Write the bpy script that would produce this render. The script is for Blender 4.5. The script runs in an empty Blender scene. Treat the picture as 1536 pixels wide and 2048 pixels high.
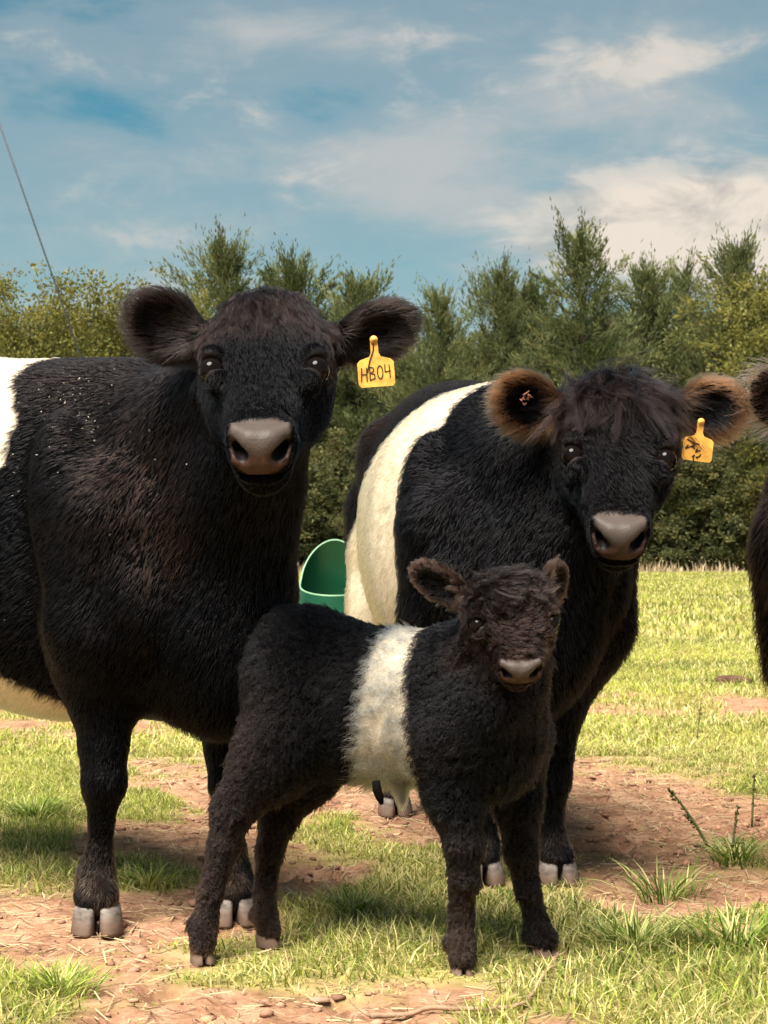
import bpy, math, random
import numpy as np
from mathutils import Vector, Matrix

R = math.radians
rng = np.random.default_rng(7)
random.seed(7)
SC = bpy.context.scene
COL = SC.collection

# ------------------------------------------------------------------ camera
FPX, HX, HY, CAMH = 3600.0, 768.0, 1095.0, 0.86   # focal length in photo pixels, principal column, horizon row, eye height
cam_data = bpy.data.cameras.new('camera')
cam = bpy.data.objects.new('camera', cam_data)
COL.objects.link(cam)
cam.location = (0, 0, CAMH)
cam.rotation_euler = (R(90), 0, 0)
cam_data.sensor_fit = 'VERTICAL'
cam_data.sensor_height = 36.0
cam_data.sensor_width = 27.0
cam_data.lens = FPX / 2048 * 36.0
cam_data.shift_y = (HY - 1024) / 2048
cam_data.clip_start = 0.1
cam_data.clip_end = 5000
cam_data.dof.use_dof = True
cam_data.dof.focus_distance = 3.9
cam_data.dof.aperture_fstop = 18.0
SC.camera = cam


def P(px, py, Y):
    """the point seen at a photo pixel, at distance Y in front of the camera"""
    return np.array([(px - HX) / FPX * Y, Y, CAMH + (HY - py) / FPX * Y])


def ground_px(px, py):
    Y = FPX * CAMH / (py - HY)
    return np.array([(px - HX) / FPX * Y, Y, 0.0])


# ------------------------------------------------------------------ world, sun, exposure
SUN_EL, SUN_AZ = R(60), R(208)               # azimuth clockwise from +Y (north)
world = bpy.data.worlds.new('World')
SC.world = world
world.use_nodes = True
wt = world.node_tree
wt.nodes.clear()


def N(tree, kind, **kw):
    n = tree.nodes.new(kind)
    for k, v in kw.items():
        if k.startswith('in_'):
            key = k[3:]
            key = int(key) if key.isdigit() else key.replace('_', ' ')
            n.inputs[key].default_value = v
        else:
            setattr(n, k, v)
    return n


def L(tree, a, b):
    tree.links.new(a, b)


def math_node(tree, op, a, b=None, c=None, clamp=False):
    n = tree.nodes.new('ShaderNodeMath')
    n.operation = op
    n.use_clamp = clamp
    for i, v in enumerate((a, b, c)):
        if v is None:
            continue
        if isinstance(v, (int, float)):
            n.inputs[i].default_value = v
        else:
            tree.links.new(v, n.inputs[i])
    return n.outputs[0]


def ramp(tree, fac, stops, interp='LINEAR'):
    n = tree.nodes.new('ShaderNodeValToRGB')
    n.color_ramp.interpolation = interp
    el = n.color_ramp.elements
    while len(el) > 1:
        el.remove(el[-1])
    el[0].position, el[0].color = stops[0][0], (*stops[0][1], 1)
    for p, c in stops[1:]:
        e = el.new(p)
        e.color = (*c, 1)
    tree.links.new(fac, n.inputs[0])
    return n.outputs[0]


def mix_col(tree, fac, a, b, mode='MIX'):
    n = tree.nodes.new('ShaderNodeMix')
    n.data_type = 'RGBA'
    n.blend_type = mode
    n.clamp_factor = True
    for sock, v in ((n.inputs[0], fac), (n.inputs[6], a), (n.inputs[7], b)):
        if isinstance(v, (int, float)):
            sock.default_value = v
        elif isinstance(v, tuple):
            sock.default_value = (*v, 1) if len(v) == 3 else v
        else:
            tree.links.new(v, sock)
    return n.outputs[2]


sky = N(wt, 'ShaderNodeTexSky', sky_type='NISHITA', sun_disc=False)
sky.sun_elevation = SUN_EL
sky.sun_rotation = SUN_AZ
sky.altitude = 200
sky.air_density = 1.0
sky.dust_density = 1.2
sky.ozone_density = 1.6
tc = N(wt, 'ShaderNodeTexCoord')
# cloud layer: noise over the view direction, stretched along the horizon
mp = N(wt, 'ShaderNodeMapping')
mp.inputs['Scale'].default_value = (1.0, 1.0, 3.4)
L(wt, tc.outputs['Generated'], mp.inputs['Vector'])
n1 = N(wt, 'ShaderNodeTexNoise', in_Scale=5.2, in_Detail=9.0, in_Roughness=0.56, in_Distortion=0.35)
n1.noise_dimensions = '3D'
L(wt, mp.outputs[0], n1.inputs['Vector'])
mp2 = N(wt, 'ShaderNodeMapping')
mp2.inputs['Scale'].default_value = (1.0, 1.0, 2.0)
mp2.inputs['Location'].default_value = (3.1, 0.7, 1.9)
L(wt, tc.outputs['Generated'], mp2.inputs['Vector'])
n2 = N(wt, 'ShaderNodeTexNoise', in_Scale=17.0, in_Detail=8.0, in_Roughness=0.6, in_Distortion=0.5)
L(wt, mp2.outputs[0], n2.inputs['Vector'])


def sky_dir(px, py):
    v = np.array([(px - HX) / FPX, 1.0, (HY - py) / FPX])
    return v / np.linalg.norm(v)


def cloud_bank(px, py, rx, ry):
    """a soft cloud bank: 1 at its middle, 0 at its rim"""
    c = sky_dir(px, py)
    m = N(wt, 'ShaderNodeMapping')
    sx, sz = FPX / rx, FPX / ry
    m.inputs['Scale'].default_value = (sx, sx * 0.2, sz)
    m.inputs['Location'].default_value = (-c[0] * sx, -c[1] * sx * 0.2, -c[2] * sz)
    L(wt, tc.outputs['Generated'], m.inputs['Vector'])
    ln = N(wt, 'ShaderNodeVectorMath', operation='LENGTH')
    L(wt, m.outputs[0], ln.inputs[0])
    return math_node(wt, 'SUBTRACT', 1.0, ln.outputs['Value'], clamp=True)


dens = math_node(wt, 'MULTIPLY_ADD', n2.outputs[0], 0.35, math_node(wt, 'MULTIPLY', n1.outputs[0], 0.75))
veil = dens
for b, amp in (((480, 60, 560, 120), 0.30), ((850, 340, 260, 140), 0.30), ((400, 300, 420, 75), 0.22), ((1000, 420, 900, 160), 0.05), ((1330, 100, 460, 170), 0.22), ((1150, 240, 520, 140), 0.20)):
    veil = math_node(wt, 'MULTIPLY_ADD', cloud_bank(*b), amp, veil)
heap = dens
for b, amp in (((1450, 470, 460, 170), 0.60), ((1330, 130, 300, 75), 0.13)):
    heap = math_node(wt, 'MULTIPLY_ADD', cloud_bank(*b), amp, heap)
zsep = N(wt, 'ShaderNodeSeparateXYZ')
L(wt, tc.outputs['Generated'], zsep.inputs[0])
low = math_node(wt, 'SUBTRACT', 1.0, math_node(wt, 'MULTIPLY', math_node(wt, 'ABSOLUTE', zsep.outputs[2]), 4.2), clamp=True)
veil = math_node(wt, 'MULTIPLY_ADD', low, 0.42, veil)
veil_f = ramp(wt, veil, [(0.46, (0, 0, 0)), (0.64, (.36, .36, .36)), (0.90, (.90, .90, .90))], 'EASE')
heap_f = ramp(wt, heap, [(0.60, (0, 0, 0)), (0.74, (.55, .55, .55)), (0.92, (.95, .95, .95))], 'EASE')
heap_c = ramp(wt, math_node(wt, 'MULTIPLY_ADD', n2.outputs[0], 0.8, math_node(wt, 'MULTIPLY', n1.outputs[0], 0.3)), [(0.40, (3.4, 3.2, 3.05)), (0.60, (7.0, 6.2, 5.3))])
sky_t = mix_col(wt, 1.0, sky.outputs[0], (0.40, 0.80, 0.72), 'MULTIPLY')
c1 = mix_col(wt, veil_f, sky_t, (4.4, 4.5, 4.45))
c2 = mix_col(wt, heap_f, c1, heap_c)
bg = N(wt, 'ShaderNodeBackground', in_Strength=0.050)
L(wt, c2, bg.inputs['Color'])
wo = N(wt, 'ShaderNodeOutputWorld')
L(wt, bg.outputs[0], wo.inputs['Surface'])

sun_data = bpy.data.lights.new('sun', 'SUN')
sun = bpy.data.objects.new('sun', sun_data)
COL.objects.link(sun)
sun_data.energy = 5.0
sun_data.angle = R(36)
sun_data.color = (1.0, 0.95, 0.87)
_d = Vector((math.sin(SUN_AZ) * math.cos(SUN_EL), math.cos(SUN_AZ) * math.cos(SUN_EL), math.sin(SUN_EL)))
sun.rotation_euler = _d.to_track_quat('Z', 'Y').to_euler()

SC.view_settings.view_transform = 'Standard'
SC.view_settings.look = 'None'
SC.view_settings.exposure = 1.32
SC.view_settings.gamma = 1.0
SC.view_settings.use_curve_mapping = False
SC.cycles.max_bounces = 6
SC.cycles.diffuse_bounces = 3
SC.cycles.glossy_bounces = 3
SC.cycles.transmission_bounces = 4
SC.cycles.transparent_max_bounces = 6
SC.cycles.use_adaptive_sampling = True
SC.cycles.adaptive_threshold = 0.02
SC.cycles.use_denoising = True
SC.cycles_curves.shape = 'RIBBONS'
SC.cycles_curves.subdivisions = 2


# ------------------------------------------------------------------ helpers
def unit(v):
    v = np.asarray(v, float)
    return v / (np.linalg.norm(v, axis=-1, keepdims=True) + 1e-12)


def tag(o, label=None, cat=None, group=None, kind=None):
    for k, v in (('label', label), ('category', cat), ('group', group), ('kind', kind)):
        if v:
            o[k] = v
    return o


def empty(name, loc):
    o = bpy.data.objects.new(name, None)
    COL.objects.link(o)
    o.location = Vector(loc)
    o.empty_display_size = 0.1
    return o


def adopt(o, parent):
    if parent is not None:
        o.parent = parent
        o.matrix_parent_inverse = Matrix.Translation(-Vector(parent.location))
    return o


def mesh_np(name, V, F, mats=None, parent=None, smooth=True, cols=None, attrs=None, colname='col'):
    """one mesh object from arrays; F is an (n,3) or (n,4) array or a list of such arrays"""
    V = np.asarray(V, np.float32)
    Fs = F if isinstance(F, list) else [F]
    Fs = [np.asarray(f, np.int32) for f in Fs if len(f)]
    me = bpy.data.meshes.new(name)
    me.vertices.add(len(V))
    me.vertices.foreach_set('co', V.ravel())
    loops = np.concatenate([f.ravel() for f in Fs])
    sizes = np.concatenate([np.full(len(f), f.shape[1], np.int32) for f in Fs])
    starts = np.concatenate([[0], np.cumsum(sizes)[:-1]]).astype(np.int32)
    me.loops.add(len(loops))
    me.loops.foreach_set('vertex_index', loops)
    me.polygons.add(len(sizes))
    me.polygons.foreach_set('loop_start', starts)
    me.update(calc_edges=True)
    me.validate()
    me.polygons.foreach_set('use_smooth', np.full(len(me.polygons), smooth))
    if cols is not None:
        a = me.color_attributes.new(colname, 'FLOAT_COLOR', 'POINT')
        c = np.ones((len(V), 4), np.float32)
        c[:, :3] = cols
        a.data.foreach_set('color', c.ravel())
    for k, v in (attrs or {}).items():
        a = me.attributes.new(k, 'FLOAT', 'POINT')
        a.data.foreach_set('value', np.asarray(v, np.float32))
    for m in (mats if isinstance(mats, (list, tuple)) else [mats]):
        if m is not None:
            me.materials.append(m)
    o = bpy.data.objects.new(name, me)
    COL.objects.link(o)
    return adopt(o, parent)


_tab = np.random.default_rng(99).random((64, 64, 64)).astype(np.float32)


def vnoise(p, scale=1.0, seed=0):
    """smooth value noise in 0..1"""
    q = np.asarray(p, np.float32) * np.float32(scale) + np.float32(seed * 17.317 % 64)
    fl = np.floor(q)
    f = q - fl
    f = f * f * (3 - 2 * f)
    i = fl.astype(np.int32) & 63
    j = (i + 1) & 63
    x0, x1, y0, y1 = i[..., 0] << 12, j[..., 0] << 12, i[..., 1] << 6, j[..., 1] << 6
    fx, fy = f[..., 0], f[..., 1]
    T = _tab.ravel()
    z0, z1 = (i[..., 2], j[..., 2]) if q.shape[-1] == 3 else (0, None)
    lay = []
    for z in (z0, z1):
        if z is None:
            continue
        a, b = T.take(x0 + y0 + z), T.take(x1 + y0 + z)
        c, d = T.take(x0 + y1 + z), T.take(x1 + y1 + z)
        a += (b - a) * fx
        c += (d - c) * fx
        lay.append(a + (c - a) * fy)
    return lay[0] if len(lay) == 1 else lay[0] + (lay[1] - lay[0]) * f[..., 2]


def fbm(p, scale=1.0, seed=0, oct=4, gain=0.5):
    s, a, t = 0, 1.0, 0
    for o in range(oct):
        s = s + a * vnoise(p, scale * 2.03 ** o, seed + o * 3)
        t += a
        a *= gain
    return s / t


def sstep(a, b, x):
    t = np.clip((x - a) / (b - a), 0, 1)
    return t * t * (3 - 2 * t)


def new_mat(name):
    m = bpy.data.materials.new(name)
    m.use_nodes = True
    t = m.node_tree
    b = t.nodes['Principled BSDF']
    return m, t, b


def plain(name, col, rough=0.6, spec=0.5, metal=0.0, bump=None, vary=0.0, vscale=8.0):
    m, t, b = new_mat(name)
    b.inputs['Base Color'].default_value = (*col, 1)
    b.inputs['Roughness'].default_value = rough
    b.inputs['Specular IOR Level'].default_value = spec
    b.inputs['Metallic'].default_value = metal
    c = N(t, 'ShaderNodeTexCoord')
    if vary:
        n = N(t, 'ShaderNodeTexNoise', in_Scale=vscale, in_Detail=6.0)
        L(t, c.outputs['Object'], n.inputs['Vector'])
        dark = tuple(max(0, x * (1 - vary)) for x in col)
        lite = tuple(min(1, x * (1 + vary)) for x in col)
        L(t, ramp(t, n.outputs[0], [(0.3, dark), (0.7, lite)]), b.inputs['Base Color'])
    if bump:
        n = N(t, 'ShaderNodeTexNoise', in_Scale=bump[0], in_Detail=5.0)
        L(t, c.outputs['Object'], n.inputs['Vector'])
        bp = N(t, 'ShaderNodeBump', in_Strength=bump[1], in_Distance=bump[2])
        L(t, n.outputs[0], bp.inputs['Height'])
        L(t, bp.outputs[0], b.inputs['Normal'])
    return m


def attr_mat(name, rough=0.6, spec=0.3, translucent=0.0, colname='col', bump=None):
    """colour read from the mesh's own colour attribute"""
    m, t, b = new_mat(name)
    a = N(t, 'ShaderNodeAttribute', attribute_name=colname)
    L(t, a.outputs['Color'], b.inputs['Base Color'])
    b.inputs['Roughness'].default_value = rough
    b.inputs['Specular IOR Level'].default_value = spec
    if bump:
        c = N(t, 'ShaderNodeTexCoord')
        n = N(t, 'ShaderNodeTexNoise', in_Scale=bump[0], in_Detail=5.0)
        L(t, c.outputs['Object'], n.inputs['Vector'])
        bp = N(t, 'ShaderNodeBump', in_Strength=bump[1], in_Distance=bump[2])
        L(t, n.outputs[0], bp.inputs['Height'])
        L(t, bp.outputs[0], b.inputs['Normal'])
    if translucent:
        tr = N(t, 'ShaderNodeBsdfTranslucent')
        L(t, a.outputs['Color'], tr.inputs['Color'])
        mx = N(t, 'ShaderNodeMixShader', in_0=translucent)
        L(t, b.outputs[0], mx.inputs[1])
        L(t, tr.outputs[0], mx.inputs[2])
        L(t, mx.outputs[0], t.nodes['Material Output'].inputs['Surface'])
    return m


def tube(pts, rad, seg=8, cap=True):
    """a tapered tube along a polyline -> verts, quads (+ cap tris)"""
    pts = np.asarray(pts, float)
    rad = np.broadcast_to(np.asarray(rad, float), (len(pts),))
    tan = unit(np.gradient(pts, axis=0))
    ref = np.array([0.31, 0.17, 0.93])
    V = []
    for p, t, r in zip(pts, tan, rad):
        a = unit(np.cross(t, ref))
        b = np.cross(t, a)
        th = np.linspace(0, 2 * np.pi, seg, endpoint=False)
        V.append(p + r * (np.cos(th)[:, None] * a + np.sin(th)[:, None] * b))
    V = np.concatenate(V)
    n = len(pts)
    i = np.arange(n - 1)[:, None] * seg
    j = np.arange(seg)[None, :]
    k = (j + 1) % seg
    F = np.stack([i + j, i + k, i + seg + k, i + seg + j], -1).reshape(-1, 4)
    T = []
    if cap:
        V = np.concatenate([V, pts[:1], pts[-1:]])
        c0, c1 = n * seg, n * seg + 1
        j = np.arange(seg)
        k = (j + 1) % seg
        T = np.concatenate([np.stack([np.full(seg, c0), k, j], -1), np.stack([np.full(seg, c1), (n - 1) * seg + j, (n - 1) * seg + k], -1)])
    return V, F, T


class MB:
    """collects pieces of one mesh"""
    def __init__(self):
        self.V, self.F, self.C, self.n = [], [], [], 0

    def add(self, V, *Fs, col=None):
        V = np.asarray(V, float)
        for f in Fs:
            if len(f):
                self.F.append(np.asarray(f) + self.n)
        self.V.append(V)
        if col is not None:
            self.C.append(np.broadcast_to(np.asarray(col, float), (len(V), 3)))
        self.n += len(V)
        return self

    def tube(self, pts, rad, seg=8, col=None):
        return self.add(*tube(pts, rad, seg), col=col)

    def build(self, name, mat, parent=None, smooth=True):
        q = [f for f in self.F if f.shape[1] == 4]
        t = [f for f in self.F if f.shape[1] == 3]
        Fs = ([np.concatenate(q)] if q else []) + ([np.concatenate(t)] if t else [])
        return mesh_np(name, np.concatenate(self.V), Fs, mat, parent, smooth, np.concatenate(self.C) if self.C else None)


def smooth_interp(x, xp, fp):
    """monotone cubic (pchip) interpolation"""
    h = np.diff(xp)
    d = np.diff(fp) / h
    m = np.zeros_like(fp)
    m[0], m[-1] = d[0], d[-1]
    for i in range(1, len(fp) - 1):
        if d[i - 1] * d[i] > 0:
            m[i] = 2 * d[i - 1] * d[i] / (d[i - 1] + d[i])
    i = np.clip(np.searchsorted(xp, x) - 1, 0, len(h) - 1)
    t = (x - xp[i]) / h[i]
    return ((2 * t ** 3 - 3 * t ** 2 + 1) * fp[i] + (t ** 3 - 2 * t ** 2 + t) * h[i] * m[i] + (-2 * t ** 3 + 3 * t ** 2) * fp[i + 1] + (t ** 3 - t ** 2) * h[i] * m[i + 1])


# ------------------------------------------------------------------ ground: one sheet out to the horizon, red soil worn through the pasture
SOIL = [(330, 1690, 270, 48, .75), (480, 1575, 300, 48, .70), (720, 1575, 170, 55, .75), (50, 1850, 200, 60, .75), (320, 1850, 230, 70, .75), (340, 1985, 330, 26, .55), (620, 2035, 360, 26, .75),
        (1320, 1650, 230, 75, .80), (1250, 1785, 130, 34, .65), (640, 1765, 110, 60, .55), (1000, 1640, 200, 50, .5), (1480, 1640, 120, 40, .5), (860, 1990, 150, 22, .5), (1040, 1800, 90, 40, .3), (1430, 1800, 130, 40, .35)]
SOD = [(50, 1620, 110, 60, .9), (300, 1752, 80, 24, .8), (640, 1680, 80, 34, .5), (770, 1830, 170, 50, .75), (700, 1905, 210, 50, .85), (1330, 1960, 330, 110, .95), (130, 1995, 190, 44, .55), (1500, 1585, 110, 34, .8),
       (290, 1605, 90, 22, .6), (30, 1700, 70, 60, .5), (860, 1720, 120, 40, .45), (1130, 1900, 130, 60, .6), (1140, 1770, 70, 20, .6), (40, 2040, 120, 30, .5), (60, 1500, 200, 50, .7), (1440, 1720, 120, 50, .35)]


def soil_mask(x, y):
    """1 where the red soil is bare, 0 under turf; the patches lie at fixed places in the field"""
    Yc = np.maximum(y, 2.2)
    px = HX + x / Yc * FPX
    py = HY + FPX * CAMH / Yc
    m = .45 + .0 * x
    for cx, cy, rx, ry, a in SOIL:
        m = m + a * np.exp(-((px - cx) / rx) ** 2 - ((py - cy) / ry) ** 2)
    for cx, cy, rx, ry, a in SOD:
        m = m - a * np.exp(-((px - cx) / rx) ** 2 - ((py - cy) / ry) ** 2)
    p = np.stack([x, y], -1)
    m = m + (fbm(p, 1.7, 5, 4) - .5) * 1.3 + (fbm(p, 7, 15, 3) - .5) * 1.1
    far = sstep(6.0, 9.0, y)
    m = m * (1 - far) + far * (.12 + (fbm(p, 2.5, 28, 3) - .5) * 1.0 + .5 * sstep(.52, .70, fbm(p, .6, 25, 3)) * sstep(16, 9, y))
    return sstep(.22, .78, m)


_pr = np.random.default_rng(404)
PRINTS = []
for _i in range(110):
    _y = math.sqrt(_pr.uniform(3.2 ** 2, 7.4 ** 2))
    _x, _a = _pr.uniform(-1, 1) * (_y * .22 + .3), _pr.uniform(0, 2 * math.pi)
    PRINTS.append((_x, _y, math.cos(_a), math.sin(_a)))
for _f in ((405, 1925), (540, 1893), (925, 1950), (1093, 1912), (1115, 1752), (966, 1768), (196, 1858), (468, 1840)):   # none under a hoof that stands there now
    _q = ground_px(*_f)
    PRINTS = [q for q in PRINTS if (q[0] - _q[0]) ** 2 + (q[1] - _q[1]) ** 2 > .04]


def ground_z(x, y):
    p = np.stack([x, y], -1)
    if np.min(y) > 14:
        return .05 * (fbm(p, .4, 75, 3) - .5) - .006
    near = sstep(14, 9, y)
    s = soil_mask(x, y)
    z = near * (.022 * (fbm(p, 2.2, 71, 3) - .5) + s * (.030 * (fbm(p, 13, 81, 3) - .5) + .012 * (fbm(p, 45, 91, 2) - .5)) + (1 - s) * .012 * fbm(p, 8, 95, 2))
    if np.min(y) < 8:
        m = (y > 2.9) & (y < 8)
        xm, ym = x[m], y[m]
        dz = np.zeros(xm.shape)
        for hx_, hy_, ca, sa in PRINTS:                       # hoof prints: two sunk toes and a pushed-up rim
            dx, dy = xm - hx_, ym - hy_
            k = (np.abs(dx) < .2) & (np.abs(dy) < .2)
            if not k.any():
                continue
            u, v = dx[k] * ca + dy[k] * sa, np.abs(-dx[k] * sa + dy[k] * ca) - .028
            g = np.sqrt((u / .058) ** 2 + (v / .030) ** 2)
            dz[k] += -.020 * sstep(1.15, .6, g) + .008 * np.exp(-((g - 1.45) / .3) ** 2)
        z = z.copy()
        z[m] += dz * np.clip(s[m] * 1.3 - .15, 0, 1)
    z = z + (1 - near) * .05 * (fbm(p, .4, 75, 3) - .5) - .006
    return z


def build_ground():
    rows = np.concatenate([[-60, -20, -6, 0, 1.5], np.geomspace(2.5, 18, 330), np.geomspace(18.6, 1500, 110)])
    nu = 300
    u = np.linspace(-1, 1, nu)
    hw = np.where(rows < 30, .42 * np.abs(rows) + 1.6, .42 * 30 + 1.6 + (rows - 30) * 1.3)
    hw[:5] = (80, 40, 14, 4, 2.6)
    X = hw[:, None] * u[None]
    Yg = np.repeat(rows[:, None], nu, 1)
    Z = ground_z(X, Yg)
    V = np.stack([X, Yg, Z], -1).reshape(-1, 3)
    i, j = np.arange(len(rows) - 1)[:, None] * nu, np.arange(nu - 1)[None]
    F = np.stack([i + j, i + j + 1, i + nu + j + 1, i + nu + j], -1).reshape(-1, 4)
    m, t, b = new_mat('pasture_ground')
    a = N(t, 'ShaderNodeAttribute', attribute_name='soil')
    c = N(t, 'ShaderNodeTexCoord')
    n1 = N(t, 'ShaderNodeTexNoise', in_Scale=9.0, in_Detail=8.0, in_Roughness=0.65)
    n2 = N(t, 'ShaderNodeTexNoise', in_Scale=70.0, in_Detail=6.0, in_Roughness=0.7)
    n3 = N(t, 'ShaderNodeTexNoise', in_Scale=1.3, in_Detail=6.0)
    mp = N(t, 'ShaderNodeMapping')
    mp.inputs['Scale'].default_value = (25, 160, 60)
    mp.inputs['Rotation'].default_value = (0, 0, .5)
    n4 = N(t, 'ShaderNodeTexNoise', in_Scale=1.0, in_Detail=4.0, in_Distortion=1.5)
    for n in (n1, n2, n3, mp):
        L(t, c.outputs['Object'], n.inputs['Vector'])
    L(t, mp.outputs[0], n4.inputs['Vector'])
    soil = ramp(t, n1.outputs[0], [(.30, (.18, .085, .047)), (.48, (.35, .180, .102)), (.70, (.50, .300, .185))])
    soil = mix_col(t, ramp(t, n2.outputs[0], [(.35, (0, 0, 0)), (.62, (1, 1, 1))]), mix_col(t, .45, soil, (.11, .055, .035)), soil)
    soil = mix_col(t, ramp(t, n4.outputs[0], [(.60, (0, 0, 0)), (.68, (.75, .75, .75))]), soil, (.52, .38, .24))
    turf = ramp(t, n1.outputs[0], [(.30, (.13, .10, .035)), (.52, (.26, .21, .075)), (.72, (.42, .33, .15))])
    turf = mix_col(t, ramp(t, n3.outputs[0], [(.42, (0, 0, 0)), (.62, (.6, .6, .6))]), turf, (.36, .31, .10))
    col = mix_col(t, a.outputs['Fac'], turf, soil)
    L(t, col, b.inputs['Base Color'])
    b.inputs['Roughness'].default_value = 0.95
    b.inputs['Specular IOR Level'].default_value = 0.1
    h = math_node(t, 'MULTIPLY_ADD', n2.outputs[0], .5, n1.outputs[0])
    bp = N(t, 'ShaderNodeBump', in_Strength=0.8, in_Distance=0.012)
    L(t, h, bp.inputs['Height'])
    L(t, bp.outputs[0], b.inputs['Normal'])
    o = mesh_np('ground', V, F, m, None, True, attrs={'soil': soil_mask(V[:, 0], V[:, 1])})
    return tag(o, kind='structure')


build_ground()


def blades(name, x, y, h, w, bend, col, mat, az=None, seg=2, base_z=None, r=rng):
    """grass blades as narrow bent strips"""
    n = len(x)
    z = ground_z(x, y) - .004 if base_z is None else base_z
    az = r.uniform(0, 2 * np.pi, n) if az is None else az
    lean = np.stack([np.cos(az), np.sin(az), np.zeros(n)], -1)
    tw = az + np.pi / 2 + r.normal(0, .5, n)
    side = np.stack([np.cos(tw), np.sin(tw), np.zeros(n)], -1)
    root = np.stack([x, y, z], -1)
    V, F3, F4 = [], [], []
    rows = []
    for i in range(seg):
        k = i / seg
        c = root + lean * (bend * h * k ** 1.6)[:, None] + np.array([0, 0, 1.0]) * (h * (k - .35 * bend * k * k))[:, None]
        ww = (w * (1 - .35 * k))[:, None] * side * .5
        rows += [c - ww, c + ww]
    tip = root + lean * (bend * h)[:, None] + np.array([0, 0, 1.0]) * (h * (1 - .35 * bend))[:, None]
    rows.append(tip)
    m = len(rows)
    V = np.stack(rows, 1).reshape(-1, 3)
    b = np.arange(n)[:, None] * m
    Fs = []
    if seg > 1:
        Fs.append(np.concatenate([b + np.array([[2 * i, 2 * i + 1, 2 * i + 3, 2 * i + 2]]) for i in range(seg - 1)]))
    Fs.append(b + np.array([[2 * seg - 2, 2 * seg - 1, 2 * seg]]))
    C = np.repeat(col, m, 0)
    return mesh_np(name, V, Fs, mat, None, False, C)


GRASS = attr_mat('grass_blade', .55, .25, .35)
STRAW = attr_mat('dry_straw', .7, .2, .15)
G_DARK, G_MID, G_YEL, G_DRY = np.array([.075, .105, .018]), np.array([.180, .225, .034]), np.array([.39, .40, .070]), np.array([.60, .51, .21])


def grass_col(x, y, r):
    n = len(x)
    p = np.stack([x, y], -1)
    patch = fbm(p, 1.1, 33, 3)
    t = np.clip(patch * 1.7 - .38 + r.normal(0, .25, n) + .38 * sstep(5.0, 8, y), 0, 1)[:, None]
    c = np.where(t < .5, G_DARK + (G_MID - G_DARK) * t * 2, G_MID + (G_YEL - G_MID) * (t - .5) * 2)
    dry = (r.random(n) < .22 + .25 * sstep(.5, .7, fbm(p, .9, 43, 2)) + .10 * sstep(6, 10, y))[:, None]
    c = np.where(dry, G_DRY * r.uniform(.7, 1.15, (n, 1)), c)
    return c * r.uniform(.8, 1.25, (n, 1))


def scatter(n, y0, y1, r, margin=.9):
    """even over the ground wedge in front of the camera"""
    u = r.random(n)
    y = np.sqrt(y0 ** 2 + u * (y1 ** 2 - y0 ** 2))
    x = (r.random(n) * 2 - 1) * (y * .245 + margin)
    return x, y


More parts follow.
